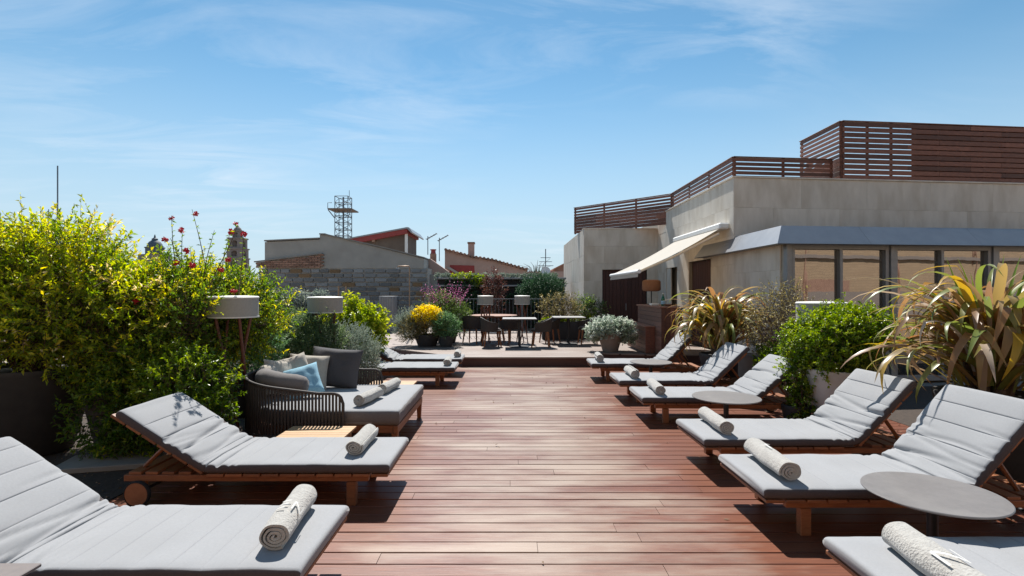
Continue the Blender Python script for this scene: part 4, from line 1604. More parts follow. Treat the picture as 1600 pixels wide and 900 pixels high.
# ================================================================== planting
# --- left: golden shrub in a big dark pot
t = thing('golden_shrub', 'big yellow-green shrub in a tall dark pot at the left edge', 'shrub', (-4.85, 5.35, 0))
pot(t, 0.33, 0.53, 0.86, M['pot_dark'])
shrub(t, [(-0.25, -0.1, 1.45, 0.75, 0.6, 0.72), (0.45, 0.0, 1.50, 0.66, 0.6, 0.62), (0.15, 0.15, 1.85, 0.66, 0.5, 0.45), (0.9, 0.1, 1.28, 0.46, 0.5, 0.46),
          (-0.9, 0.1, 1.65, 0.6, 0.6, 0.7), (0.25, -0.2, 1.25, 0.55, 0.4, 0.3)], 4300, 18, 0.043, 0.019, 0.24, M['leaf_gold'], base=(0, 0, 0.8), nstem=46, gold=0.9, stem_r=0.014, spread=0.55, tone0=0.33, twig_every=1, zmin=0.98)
# --- left: red-flowering shrub
t = thing('flowering_shrub', 'tall shrub with red flowers on long shoots, beside the left lamp', 'shrub', (-3.72, 6.05, 0))
pot(t, 0.26, 0.38, 0.52, M['pot_dark'])
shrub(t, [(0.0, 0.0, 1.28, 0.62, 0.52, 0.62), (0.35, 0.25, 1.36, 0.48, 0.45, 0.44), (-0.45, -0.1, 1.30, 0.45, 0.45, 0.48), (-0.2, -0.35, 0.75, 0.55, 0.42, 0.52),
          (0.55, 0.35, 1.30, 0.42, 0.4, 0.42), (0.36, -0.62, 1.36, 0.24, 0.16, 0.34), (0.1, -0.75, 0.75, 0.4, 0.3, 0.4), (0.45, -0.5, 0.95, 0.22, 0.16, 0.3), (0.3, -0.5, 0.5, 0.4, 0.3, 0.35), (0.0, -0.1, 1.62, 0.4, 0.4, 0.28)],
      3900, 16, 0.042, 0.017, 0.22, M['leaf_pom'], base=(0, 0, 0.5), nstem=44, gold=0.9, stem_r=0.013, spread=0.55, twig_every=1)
shoots = [((268, 337), (275, 420)), ((300, 327), (322, 420)), ((373, 347), (340, 420)), ((266, 372), (290, 430)), ((335, 360), (318, 430)), ((285, 355), (285, 430)), ((381, 365), (375, 440)), ((360, 362), (345, 430))]
to = Vector(t.location)
smb = MB()
LP_, LD_ = [], []
for (a, b) in shoots:
    d = 5.6 + random.uniform(-0.25, 0.35)
    A, B = px2w(*a, d) - to, px2w(*b, d + 0.1) - to
    B2 = B + (B - A) * 0.6
    mid = A.lerp(B, 0.5) + Vector((random.uniform(-.02, .02), 0, 0))
    smb.tube([B2, B, mid, A], [0.006, 0.005, 0.004, 0.002], 5)
    for k in range(26):
        f = 0.10 + 0.9 * (k // 3) / 9 + random.uniform(-0.01, 0.01)
        p = A.lerp(B, f)
        LP_.append(p)
        LD_.append((random.gauss(0, 1), random.gauss(0, 1), random.uniform(-0.1, 0.7)))
smb.build('shoot', M['bark'], t)
m_ = len(LP_)
leaf_mesh('shoot_leaves', np.array([tuple(p) for p in LP_]), np.array(LD_), 0.034 + 0.015 * rng.random(m_), 0.018, 0.5 + 0.2 * rng.normal(size=m_), M['leaf_pom'], t)
fl_me = []
for sz in range(2):
    mb = MB()
    for k in range(26):
        d = Vector((random.gauss(0, 1), random.gauss(0, 1), random.gauss(0, 1))).normalized()
        a = d.cross(Vector((0.3, 0.2, 1))).normalized()
        b = d.cross(a)
        c_ = d * 0.012
        mb.add([c_, c_ + d * 0.014 + a * 0.012, c_ + d * 0.03, c_ + d * 0.014 - a * 0.012], [(0, 1, 2), (0, 2, 3)])
    mb.lathe([(0.0, -0.018), (0.012, -0.012), (0.018, 0), (0.012, 0.012), (0.0, 0.018)], 8)
    fl_me.append(mb.mesh('flower', M['flower_red']))
for (x, y) in ((268, 341), (306, 334), (368, 350), (361, 362), (381, 366), (276, 411), (300, 414), (291, 392), (345, 421), (356, 405), (365, 455), (212, 471), (258, 374), (284, 360)):
    d = 5.55 + random.uniform(-0.1, 0.15)
    if (x, y) in ((365, 455), (212, 471)):
        d = 5.25
    o = link('flower', random.choice(fl_me), t, px2w(x, y, d) - to, (random.random() * 6, random.random() * 6, 0))
    o.scale = (0.95,) * 3 if y > 350 else (0.75, 0.75, 0.95)
# --- left: branch-shaded dark pot behind the golden one
t = thing('potted_shrub', 'dark green leafy shrub in a tapered grey pot behind the big dark pot', 'shrub', (-3.98, 5.35, 0))
pot(t, 0.18, 0.30, 0.62, M['pot_grey'])
shrub(t, [(0, 0, 0.85, 0.42, 0.4, 0.3), (0.32, -0.15, 0.7, 0.28, 0.25, 0.28), (0.12, -0.36, 0.42, 0.34, 0.12, 0.36), (0.45, -0.25, 0.35, 0.28, 0.2, 0.32)], 1500, 11, 0.045, 0.018, 0.13, M['leaf_pom'], base=(0, 0, 0.7), gold=0.5)
# --- left: round bright green shrub beside the daybed
t = thing('round_shrub', 'compact bright green shrub in a dark pot between lounger and daybed', 'shrub', (-3.06, 5.02, 0))
pot(t, 0.17, 0.24, 0.30, M['pot_dark'])
shrub(t, [(0, 0, 0.66, 0.37, 0.35, 0.38), (-0.15, 0.1, 0.8, 0.28, 0.25, 0.26), (0.1, -0.05, 0.45, 0.33, 0.28, 0.22)], 1500, 11, 0.032, 0.016, 0.09, M['leaf_box'], base=(0, 0, 0.28), gold=0.9)
# --- left: rosemary, silver bush, teal plant, lime bush
t = thing('rosemary_bush', 'wide grey-green rosemary bush behind the daybed', 'bush', (-3.30, 7.75, 0))
pot(t, 0.3, 0.42, 0.45, M['pot_dark'])
needles(t, [(0.0, 0, 0.85, 0.55, 0.45, 0.42), (0.5, 0.0, 0.88, 0.42, 0.4, 0.36), (-0.45, 0.05, 0.78, 0.4, 0.4, 0.36), (0.25, -0.2, 0.62, 0.6, 0.3, 0.3), (0.15, 0.1, 1.1, 0.35, 0.3, 0.2)],
        4200, 0.036, 0.0105, M['leaf_rosemary'], 0.8)
t = thing('silver_bush', 'rounded silver-grey bush right of the rosemary, behind the dark cushion', 'bush', (-2.44, 8.15, 0))
pot(t, 0.22, 0.3, 0.35, M['pot_dark'])
needles(t, [(0, 0, 0.66, 0.38, 0.36, 0.40), (-0.25, -0.05, 0.78, 0.26, 0.26, 0.28), (0.15, -0.1, 0.48, 0.32, 0.3, 0.26)], 2800, 0.028, 0.0105, M['leaf_silver'], 0.7)
t = thing('teal_plant', 'low blue-green plant left of the rosemary under the lamp', 'plant', (-3.42, 6.95, 0))
pot(t, 0.2, 0.28, 0.42, M['pot_dark'])
needles(t, [(0, 0, 0.78, 0.36, 0.32, 0.34), (0.15, -0.1, 0.98, 0.26, 0.24, 0.2)], 900, 0.045, 0.013, M['leaf_teal'], 0.9)
t = thing('lime_bush', 'dome-shaped lime-green bush behind the middle lamp', 'bush', (-3.0, 10.1, 0))
pot(t, 0.35, 0.45, 0.5, M['pot_dark'])
shrub(t, [(0, 0, 0.92, 0.60, 0.55, 0.50), (-0.35, 0, 0.82, 0.42, 0.4, 0.42), (0.25, -0.1, 0.72, 0.38, 0.4, 0.36)], 1700, 8, 0.062, 0.046, 0.09, M['leaf_lime'], base=(0, 0, 0.45), gold=1.0, spread=0.9)
# --- back left: yellow flowers, small succulent, pink flowers on the raised deck
t = thing('yellow_flower_pot', 'dark pot of feathery plants crowned with yellow flowers on the raised deck', 'potted plant', (-2.12, 13.62, DZ))
pot(t, 0.24, 0.33, 0.30, M['pot_dark'])
needles(t, [(0.05, 0, 0.48, 0.42, 0.40, 0.28), (-0.35, 0, 0.45, 0.34, 0.34, 0.30)], 900, 0.06, 0.013, M['leaf_dry'], 0.9)
needles(t, [(-0.45, 0, 0.52, 0.36, 0.34, 0.36)], 500, 0.055, 0.013, M['leaf_silver'], 0.9, name='silver_foliage')
P = np.column_stack([rng.uniform(-0.5, 0.55, 3600), rng.uniform(-0.45, 0.45, 3600), np.zeros(3600)])
P = P[(P[:, 0] / 0.5) ** 2 + (P[:, 1] / 0.45) ** 2 < 1]
P[:, 2] = 0.66 + 0.34 * (1 - (P[:, 0] / 0.5) ** 2 - (P[:, 1] / 0.45) ** 2) ** 0.7 + rng.normal(size=len(P)) * 0.035
leaf_mesh('flower_heads', P, rng.normal(size=(len(P), 3)) + np.array([0, 0, 0.4]), 0.05, 0.035, rng.random(len(P)), M['petal_yellow'], t)
t = thing('succulent_pot', 'small dark pot with a blue-green succulent beside the yellow flowers', 'potted plant', (-1.60, 13.42, DZ))
pot(t, 0.15, 0.19, 0.28, M['pot_dark'])
needles(t, [(0, 0, 0.48, 0.30, 0.28, 0.22), (-0.05, 0, 0.66, 0.2, 0.2, 0.15)], 620, 0.05, 0.017, M['leaf_teal'], 0.7)
t = thing('pink_flower_bush', 'airy bush with pink flower spikes left of the far tables', 'bush', (-1.72, 14.55, DZ))
pot(t, 0.24, 0.32, 0.4, M['pot_dark'])
shrub(t, [(0, 0, 0.75, 0.55, 0.45, 0.45), (0.25, 0, 0.65, 0.42, 0.4, 0.42), (-0.2, 0, 0.95, 0.45, 0.4, 0.4)], 900, 9, 0.05, 0.018, 0.16, M['leaf_green'], base=(0, 0, 0.35), gold=0.8)
n = 120
th_ = rng.uniform(0, 2 * PI, n)
e_ = rng.random(n) ** 0.5
B0 = np.column_stack([np.cos(th_) * e_ * 0.28, np.sin(th_) * e_ * 0.24, 0.8 + 0.2 * rng.random(n)])
Dr = unit(np.column_stack([np.cos(th_) * e_ * 0.8 - 0.1, np.sin(th_) * e_ * 0.6, 0.75 + 0.2 * rng.random(n)]))
Tl = 0.38 + 0.45 * rng.random(n)
sg = MB()
for q in range(n):
    sg.tube([Vector(B0[q]), Vector(B0[q] + Dr[q] * Tl[q])], [0.003, 0.0018], 3, False)
sg.build('flower_stem', M['bark'], t)
kk = 6
LPp = (B0[:, None] + Dr[:, None] * (Tl[:, None] * np.linspace(0.45, 1.03, kk)[None])[:, :, None]).reshape(-1, 3)
leaf_mesh('flower_spikes', LPp, rng.normal(size=(len(LPp), 3)), 0.036, 0.024, rng.random(len(LPp)), M['petal_pink'], t)['kind'] = 'stuff'
# --- far planters by the tables
t = thing('twiggy_planter', 'dark trough with a twiggy half-bare bush behind the far tables', 'potted plant', (1.50, 15.5, DZ))
MB().cbox(-0.52, -0.2, 0, 0.52, 0.2, 0.52, 0.01).build('trough', M['pot_dark'], t)
shrub(t, [(0, 0, 0.95, 0.55, 0.3, 0.36), (0.25, 0, 0.8, 0.4, 0.25, 0.3)], 420, 6, 0.05, 0.022, 0.18, M['leaf_dry'], base=(0, 0, 0.5), gold=0.6, nstem=20, twig_every=1)
shrub(t, [(0, -0.05, 0.56, 0.5, 0.16, 0.07)], 200, 7, 0.05, 0.03, 0.06, M['leaf_lime'], stems=False, name='ground_cover')
t = thing('bushy_planter', 'dark trough with a loose green bush by the limestone corner', 'potted plant', (2.45, 15.9, DZ))
MB().cbox(-0.42, -0.2, 0, 0.42, 0.2, 0.52, 0.01).build('trough', M['pot_dark'], t)
shrub(t, [(-0.15, 0, 0.9, 0.3, 0.26, 0.34), (0.15, 0, 0.85, 0.3, 0.26, 0.33)], 420, 7, 0.05, 0.022, 0.16, M['leaf_green'], base=(0, 0, 0.5), gold=0.8, nstem=14, twig_every=1)
shrub(t, [(0, -0.05, 0.56, 0.4, 0.16, 0.07)], 160, 7, 0.05, 0.03, 0.06, M['leaf_lime'], stems=False, name='ground_cover')
# --- silver plant in the taupe pot at the step
t = thing('silver_potted_plant', 'taupe flared pot overflowing with white-silver foliage at the step', 'potted plant', (2.40, 12.42, DZ))
pot(t, 0.20, 0.315, 0.46, M['pot_taupe'])
shrub(t, [(0, 0, 0.60, 0.50, 0.46, 0.28), (-0.32, -0.05, 0.54, 0.30, 0.34, 0.24), (0.32, 0, 0.52, 0.32, 0.36, 0.26), (0.45, 0.0, 0.36, 0.2, 0.26, 0.22), (-0.45, 0, 0.38, 0.18, 0.26, 0.16)],
      1400, 8, 0.054, 0.028, 0.05, M['leaf_miller'], base=(0, 0, 0.42), gold=1.1, spread=0.9, zmin=0.2)
t.scale = (0.92, 0.92, 0.92)


# --- right: arching strap-leaved plants
def strap_leaf(L_, w_, a0, droop, seg=11, kink=None):
    mb = MB()
    p = Vector((0, 0, 0))
    a = a0
    for i in range(seg + 1):
        f = i / seg
        ww = w_ * (0.55 + 0.45 * min(1, f * 4)) * (1 - max(0, (f - 0.55) / 0.45) ** 1.6) + 0.001
        nx, nz = -math.sin(a), math.cos(a)
        tw = 0.0
        mb.v += [(p.x, -ww / 2, p.z), (p.x - nx * ww * 0.16, 0, p.z - nz * ww * 0.16), (p.x, ww / 2, p.z)]
        p = p + Vector((math.cos(a), 0, math.sin(a))) * (L_ / seg)
        a -= droop / seg * (0.15 + 2.1 * f ** 1.2)
        if kink and abs(f - kink) < 0.5 / seg:
            a -= R(48)
        a = max(a, R(-96))
    for i in range(seg):
        b = i * 3
        mb.f += [(b, b + 1, b + 4, b + 3), (b + 1, b + 2, b + 5, b + 4)]
    return mb


flax_variants = []
for i in range(30):
    a0 = R(random.uniform(52, 88))
    dr_ = R(random.uniform(125, 200)) if i % 5 < 3 else R(random.uniform(60, 130))
    flax_variants.append(strap_leaf(1.0, random.uniform(0.030, 0.046), a0, dr_, 14, random.choice((None, None, 0.45, 0.6, 0.7))).mesh('leaf', M['flax'], True))
upright_variants = [strap_leaf(1.0, 0.034, R(82), R(14 + 12 * i)).mesh('leaf', M['flax_green'], True) for i in range(3)]


def flax(name, label, loc, n, L0, L1, z0, z1, pr, ph, nup, upl, upaz):
    """old clump: leaves spring from a crown of short stems and hang over all round"""
    t = thing(name, label, 'plant', loc, 0, 'arching strap-leaved plants')
    pot(t, pr * 0.72, pr, ph, M['pot_dark'])
    for k in range(7):
        a = k * 0.9
        MB().tube([(math.cos(a) * 0.10, math.sin(a) * 0.10, ph - 0.06), (math.cos(a) * 0.17, math.sin(a) * 0.17, (z0 + z1) / 2)], [0.05, 0.03], 7).build('stem', M['bark'], t)
    for i in range(n):
        az = random.uniform(0, 2 * PI)
        f = random.random()
        rr_ = pr * (0.25 + 0.45 * (1 - f)) * random.random() ** 0.5
        hang = random.random() < 0.62
        o = link('leaf', random.choice(flax_variants), t, (math.cos(az) * rr_, math.sin(az) * rr_, z0 + (z1 - z0) * f),
                 (random.uniform(-0.4, 0.4), random.uniform(0.05, 0.6) if hang else random.uniform(-0.35, 0.1), az + random.uniform(-0.4, 0.4)))
        s = random.uniform(L0, L1) * (1.0 if hang else 0.85)
        o.scale = (s, s * random.uniform(1.2, 1.9), s)
    for i in range(nup):
        az = upaz[i % len(upaz)]
        o = link('leaf', random.choice(upright_variants), t, (math.cos(az) * 0.08, math.sin(az) * 0.08, z0), (random.uniform(-0.15, 0.15), random.uniform(-0.1, 0.1), az))
        s = upl * random.uniform(0.85, 1.08)
        o.scale = (s, s, s)
    return t


flax('striped_flax', 'shaggy plant with long striped drooping leaves behind the far right loungers', (3.66, 9.05, 0), 290, 0.66, 1.18, 0.60, 1.15, 0.36, 0.55, 3, 1.10, [2.9, 3.1, 0.4])
flax('striped_flax', 'huge plant with long striped arching leaves at the right edge', (4.36, 4.75, 0), 290, 0.80, 1.40, 0.72, 1.22, 0.42, 0.70, 9, 1.2, [3.0, 0.2, 0.5, 5.8, 1.5, 2.6])

# --- right: round green shrub in the white pot, ivy at its foot, dry twiggy shrub in a trough
t = thing('round_shrub', 'dense round green shrub in a white flared pot on the right', 'shrub', (3.86, 6.10, 0))
pot(t, 0.22, 0.36, 0.72, M['pot_white'])
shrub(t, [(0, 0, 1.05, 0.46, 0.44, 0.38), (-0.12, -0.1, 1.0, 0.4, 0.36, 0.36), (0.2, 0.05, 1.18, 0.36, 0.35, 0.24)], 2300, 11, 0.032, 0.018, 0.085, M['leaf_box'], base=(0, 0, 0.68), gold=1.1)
t = thing('trailing_shrub', 'bright green trailing shrub left of the white pot', 'shrub', (3.48, 6.35, 0))
pot(t, 0.12, 0.17, 0.25, M['pot_dark'])
shrub(t, [(0, 0, 0.95, 0.15, 0.18, 0.25), (0.0, -0.02, 0.6, 0.17, 0.18, 0.3), (0.05, -0.1, 0.25, 0.17, 0.18, 0.22)], 700, 11, 0.03, 0.018, 0.08, M['leaf_box'], base=(0, 0, 0.22), gold=0.9)
t = thing('dry_shrub', 'twiggy dry brown shrub in a low trough before the limestone wall', 'shrub', (4.15, 8.0, 0))
MB().cbox(-0.42, -0.55, 0, 0.42, 0.55, 0.62, 0.01).build('trough', M['pot_taupe'], t)
shrub(t, [(0, 0, 1.12, 0.46, 0.45, 0.42), (0.1, 0.1, 1.4, 0.35, 0.3, 0.3), (-0.15, -0.1, 0.92, 0.4, 0.4, 0.3)], 700, 6, 0.035, 0.016, 0.2, M['leaf_dry'], base=(0, 0, 0.6), gold=0.5, nstem=40, twig_every=1, stem_r=0.008)
shrub(t, [(-0.1, -0.25, 0.7, 0.32, 0.3, 0.12), (-0.35, -0.3, 0.55, 0.1, 0.3, 0.16)], 420, 9, 0.035, 0.022, 0.06, M['leaf_box'], stems=False, name='ground_cover')

# ================================================================== dining corner on the raised deck
t = thing('dining_table', 'wide round wooden dining table behind the woven chairs, leftmost', 'table', (-0.44, 14.9, DZ), 0, 'far dining tables')
MB().lathe([(0, 0.70), (0.66, 0.70), (0.68, 0.715), (0.68, 0.735), (0.675, 0.74), (0, 0.74)], 48).build('table_top', M['teak'], t, 30)
for i in range(4):
    a = R(45 + 90 * i)
    MB().tube([(0.28 * math.cos(a), 0.28 * math.sin(a), 0.70), (0.44 * math.cos(a), 0.44 * math.sin(a), 0)], [0.03, 0.022], 8).build('leg', M['teak'], t)


def pedestal_table(label, x, y, r):
    t = thing('dining_table', label, 'table', (x, y, DZ), 0, 'far dining tables')
    MB().cbox(-r, -r * 0.9, 0.705, r, r * 0.9, 0.73, 0.006).build('table_top', M['cream_table'], t)
    MB().tube([(0, 0, 0.02), (0, 0, 0.705)], 0.035, 12).build('pedestal', M['dark_metal'], t, 40)
    MB().lathe([(0, 0), (0.26, 0), (0.25, 0.015), (0.04, 0.03), (0, 0.03)], 28).build('base', M['dark_metal'], t, 30)


pedestal_table('pale square pedestal table in the middle of the dining corner', 0.27, 13.4, 0.43)
pedestal_table('pale square pedestal table on the right of the dining corner', 1.60, 14.1, 0.42)


def tub_chair(label, x, y, face):
    """face: direction of the open front, degrees from +X"""
    t = thing('tub_chair', label, 'chair', (x, y, DZ), R(face), 'dark woven tub chairs')
    mb = MB()
    na, nh = 40, 6
    for side in (0, 1):
        for i in range(na + 1):
            a = R(62 + 236 * i / na)
            back = 0.5 - 0.5 * math.cos((a - R(62)) / R(236) * 2 * PI)
            topz = 0.60 + 0.16 * back
            botz = 0.40
            for j in range(nh + 1):
                f = j / nh
                r_ = (0.255 + 0.045 * f) - side * 0.022
                mb.v.append((math.cos(a) * r_ * 1.02, math.sin(a) * r_, botz + (topz - botz) * f))
    m = nh + 1
    S_ = (na + 1) * m
    for i in range(na):
        for j in range(nh):
            q = i * m + j
            mb.f.append((q, q + m, q + m + 1, q + 1))
            mb.f.append((S_ + q, S_ + q + 1, S_ + q + m + 1, S_ + q + m))
        q = i * m + nh
        mb.f.append((q, q + m, S_ + q + m, S_ + q))
    for i in (0, na):
        for j in range(nh):
            q = i * m + j
            mb.f.append((q, q + 1, S_ + q + 1, S_ + q))
    mb.build('woven_shell', M['strap'], t, 50)
    MB().lathe([(0, 0.385), (0.25, 0.385), (0.262, 0.40), (0.262, 0.42), (0, 0.42)], 28).build('seat', M['strap'], t, 40)
    MB().lathe([(0, 0.421), (0.215, 0.421), (0.228, 0.44), (0.215, 0.465), (0, 0.475)], 28).build('seat_cushion', M['cushion_grey'], t, 40)
    for sx in (-1, 1):
        for sy in (-1, 1):
            MB().tube([(sx * 0.17, sy * 0.17, 0.39), (sx * 0.215, sy * 0.205, 0)], [0.026, 0.017], 8).build('leg', M['teak'], t)


tub_chair('dark woven tub chair at the far left of the round wooden table', -0.98, 14.35, 70)
tub_chair('dark woven tub chair facing right, left of the middle pedestal table', -0.44, 13.45, 10)
tub_chair('dark woven tub chair half hidden behind the middle pedestal table', 0.02, 14.25, 130)
tub_chair('dark woven tub chair facing left, right of the middle pedestal table', 0.82, 13.42, 172)
tub_chair('dark woven tub chair between the two pale pedestal tables', 1.12, 14.35, 200)
tub_chair('dark woven tub chair on the far right, beside the silver plant', 2.12, 14.15, 185)

# ------------------------------------------------------------------ bar
bar = thing('bar_counter', 'stepped bar counter clad in horizontal brown boards under the awning', 'bar', (3.5, 12.4, 0))
BO = Vector((3.5, 12.4, 0))


def boards(parent, x0, y0, x1, y1, z0, z1, bh, m):
    """skin of boards on the -X and -Y faces of a block"""
    MB().box(x0 + 0.02 - BO.x, y0 + 0.02 - BO.y, z0, x1 - BO.x, y1 - BO.y, z1 - 0.004).build('carcass', M['dark_void'], parent)
    n = int(round((z1 - z0) / bh))
    h = (z1 - z0) / n
    for i in range(n):
        MB().cbox(x0 - BO.x, y0 + 0.021 - BO.y, z0 + i * h + 0.003, x0 + 0.019 - BO.x, y1 - BO.y, z0 + (i + 1) * h - 0.003, 0.003).build('board', m, parent)
    k = max(2, int((x1 - x0) / 0.09))
    w_ = (x1 - x0) / k
    for i in range(k):
        MB().cbox(x0 + i * w_ + 0.002 - BO.x, y0 - BO.y, z0, x0 + (i + 1) * w_ - 0.002 - BO.x, y0 + 0.019 - BO.y, z1 - 0.004, 0.003).build('board', M['screen_wood'], parent)


boards(bar, 3.32, 11.42, 3.80, 13.5, 0.0, 1.25, 0.10, M['bar_wood'])
boards(bar, 3.10, 11.90, 3.315, 13.7, DZ, 0.80, 0.10, M['bar_wood'])
MB().cbox(3.29 - BO.x, 11.40 - BO.y, 1.25, 3.84 - BO.x, 13.54 - BO.y, 1.285, 0.004).build('counter_top', M['bar_wood'], bar)
MB().cbox(3.07 - BO.x, 11.88 - BO.y, 0.80, 3.318 - BO.x, 13.73 - BO.y, 0.83, 0.004).build('shelf_top', M['bar_wood'], bar)
t = thing('table_lamp', 'table lamp with wide rattan shade on the bar', 'table lamp', (3.56, 13.1, 1.285))
MB().tube([(0, 0, 0.01), (0, 0, 0.40)], 0.014, 8).build('stem', M['dark_metal'], t)
MB().lathe([(0, 0), (0.10, 0), (0.10, 0.012), (0, 0.015)], 20).build('base', M['dark_metal'], t)
MB().lathe([(0.14, 0.33), (0.20, 0.345), (0.225, 0.38), (0.225, 0.57), (0.20, 0.605), (0.14, 0.62), (0.0, 0.62)], 32).build('shade', M['rattan'], t, 40)
t = thing('bottle', 'green glass water bottle with a pale label on the bar', 'bottle', (3.54, 12.05, 1.285))
MB().lathe([(0, 0), (0.038, 0), (0.04, 0.01), (0.04, 0.15), (0.03, 0.19), (0.015, 0.23), (0.013, 0.28), (0, 0.28)], 18).build('body', M['bottle'], t, 50)
MB().lathe([(0.0408, 0.04), (0.0412, 0.045), (0.0412, 0.11), (0.0408, 0.115)], 18, caps=False).build('paper_label', mat('label_blue', (0.35, 0.55, 0.68), None, 0.6), t, 50)
MB().lathe([(0.015, 0.265), (0.016, 0.268), (0.016, 0.292), (0, 0.294)], 14).build('cap', M['white_paint'], t, 50)
o = MB().cbox(-0.09, -0.09, 0, 0.09, 0.09, 0.05, 0.008).build('napkin_stack', M['white_paint'])
o.location = (3.42, 12.35, 1.2855)
tag(o, 'stack of white napkins on the bar left of the bottle', 'napkins')
o = MB().lathe([(0.0, 0.004), (0.05, 0.0), (0.09, 0.03), (0.10, 0.045), (0.094, 0.046), (0.05, 0.012), (0.0, 0.012)], 24).build('bowl', M['rattan'], None, 40)
o.location = (3.55, 11.72, 1.286)
tag(o, 'shallow brown bowl at the near end of the bar', 'bowl')

# ================================================================== terrace edge: railings, shower, green wall
def railing(label, a, b, z0, z1, step=0.11, m='steel_blue'):
    a, b = Vector((a[0], a[1], 0)), Vector((b[0], b[1], 0))
    d = b - a
    ln = d.length
    t = thing('railing', label, 'railing', (a.x, a.y, z0), math.atan2(d.y, d.x), 'steel bar railings')
    h = z1 - z0
    MB().cbox(0, -0.02, h - 0.015, ln, 0.02, h, 0.003).build('top_rail', M[m], t)
    MB().cbox(0, -0.02, 0.10, ln, 0.02, 0.125, 0.003).build('bottom_rail', M[m], t)
    bm = MB().cbox(-0.006, -0.012, 0.126, 0.006, 0.012, h - 0.016, 0.002).mesh('bar', M[m])
    n = int(ln / step)
    for i in range(1, n):
        link('bar', bm, t, (i * ln / n, 0, 0))
    for x in (0.02, ln / 2, ln - 0.02):
        MB().cbox(x - 0.02, -0.0205, 0, x + 0.02, 0.0205, h - 0.0155, 0.003).build('post', M[m], t)
    return t


railing('steel bar railing behind the two far lamps', (-1.55, 16.4), (2.38, 16.4), DZ, 1.385)
railing('steel bar railing at the left terrace edge before the stone wall', (-7.2, 15.4), (-4.4, 15.4), DZ, 1.54)
t = thing('service_cabinet', 'pale grey metal cabinet standing before the dark stone wall', 'cabinet', (-4.1, 18.6, DZ))
MB().cbox(-0.42, -0.35, 0.0, 0.10, 0.35, 1.24, 0.006).build('body', M['galv'], t)
for i in range(6):
    MB().cbox(-0.41 + i * 0.085, -0.362, 0.03, -0.335 + i * 0.085, -0.351, 1.21, 0.003).build('panel', M['galv'], t)
railing('short railing right of the pale cabinet', (-4.0, 18.9), (-3.15, 18.9), DZ, 1.42)
t = thing('outdoor_shower', 'slim outdoor shower pole with a horizontal arm before the stone wall', 'shower', (-2.95, 15.6, DZ))
MB().tube([(0, 0, 0), (0, 0, 2.14), (-0.02, 0, 2.16), (-0.33, 0, 2.16), (-0.35, 0, 2.14), (-0.35, 0, 2.10)], 0.018, 8).build('pole', M['copper_pole'], t, 50)
MB().lathe([(0.0, 2.085), (0.045, 2.085), (0.04, 2.10), (0.012, 2.115)], 18, (-0.35, 0, 0)).build('shower_head', M['galv'], t, 40)
MB().lathe([(0.0, 0.0), (0.08, 0.0), (0.08, 0.012), (0.0, 0.014)], 18).build('base', M['galv'], t, 40)
for i, (x, lab) in enumerate(((529, 'left one of two thin pale poles behind the lime bush'), (540.5, 'right one of two thin pale poles behind the lime bush'))):
    p = px2w(x, 447, 14.8)
    o = MB().tube([(0, 0, 0), (0, 0, p.z - DZ)], 0.025, 8).build('pole', M['copper_pole'], None, 40)
    o.location = (p.x, p.y, DZ)
    tag(o, lab, 'pole')
for i, (x, w_, lab) in enumerate(((428, 0.4, 'pale leafy plant behind the left railing, half hidden by golden branches'), (460, 0.52, 'wider pale leafy plant behind the left railing'), (498, 0.45, 'pale leafy plant behind the middle lamp shade'))):
    p = px2w(x, 480, 15.9)
    t = thing('railing_plant', lab, 'potted plant', (p.x, p.y, DZ), 0, 'plants behind the left railing')
    MB().cbox(-w_ * 0.8, -0.14, 0, w_ * 0.8, 0.14, 0.55, 0.01).build('trough', M['pot_dark'], t)
    shrub(t, [(0, 0, 1.05, w_ * 0.8, 0.3, 0.32), (0, -0.1, 0.75, w_ * 0.7, 0.25, 0.3)], 480, 8, 0.07, 0.03, 0.12, M['leaf_silver' if i else 'leaf_green'], base=(0, 0, 0.5), gold=0.8)

gw = thing('green_wall', 'dark planted green wall behind the far railing', 'green wall', (-0.2, 20.2, 0))
MB().box(-2.55, 0.0, -0.5, 2.35, 0.35, 2.12).build('backing', M['dark_void'], gw)
MB().cbox(-2.6, -0.14, 2.08, 2.4, 0.36, 2.15, 0.006).build('planter_rail', M['galv'], gw)
MB().cbox(-2.6, -0.18, 1.80, 2.4, -0.10, 1.86, 0.006).build('planter_rail', M['galv'], gw)
bl = []
for i in range(46):
    bl.append((random.uniform(-2.4, 2.2), -0.12, random.uniform(-0.1, 1.75), 0.34, 0.16, 0.28))
o = shrub(gw, bl, 3000, 8, 0.07, 0.03, 0.10, M['leaf_conifer'], stems=False, shell=0.7)
top = [(-2.5 + i * 0.26 + random.uniform(-.06, .06), 0.05, 2.16 + random.uniform(-0.03, 0.03), 0.17, 0.15, 0.10) for i in range(18)]
shrub(gw, top, 900, 8, 0.06, 0.03, 0.07, M['leaf_silver'], stems=False, name='rim_plants')
shrub(gw, [(-1.5, -0.05, 2.16, 0.5, 0.16, 0.12), (-0.9, -0.1, 2.0, 0.3, 0.15, 0.2)], 260, 8, 0.07, 0.035, 0.09, M['leaf_lime'], stems=False, name='lime_plants')
t = thing('conifer_bush', 'rounded dark conifer bush beside the limestone corner', 'bush', (1.22, 19.4, DZ))
MB().tube([(0, 0, 0), (0, 0, 1.0)], [0.06, 0.03], 8).build('trunk', M['bark'], t)
needles(t, [(0, 0, 1.50, 0.72, 0.5, 0.56), (-0.4, 0, 1.35, 0.5, 0.4, 0.42), (0.35, 0, 1.25, 0.5, 0.45, 0.55)], 2600, 0.05, 0.016, M['leaf_conifer'], 0.6, name='crown')
t = thing('purple_shrub', 'wispy purple-leaved shrub against the green wall', 'bush', (-0.55, 19.0, DZ))
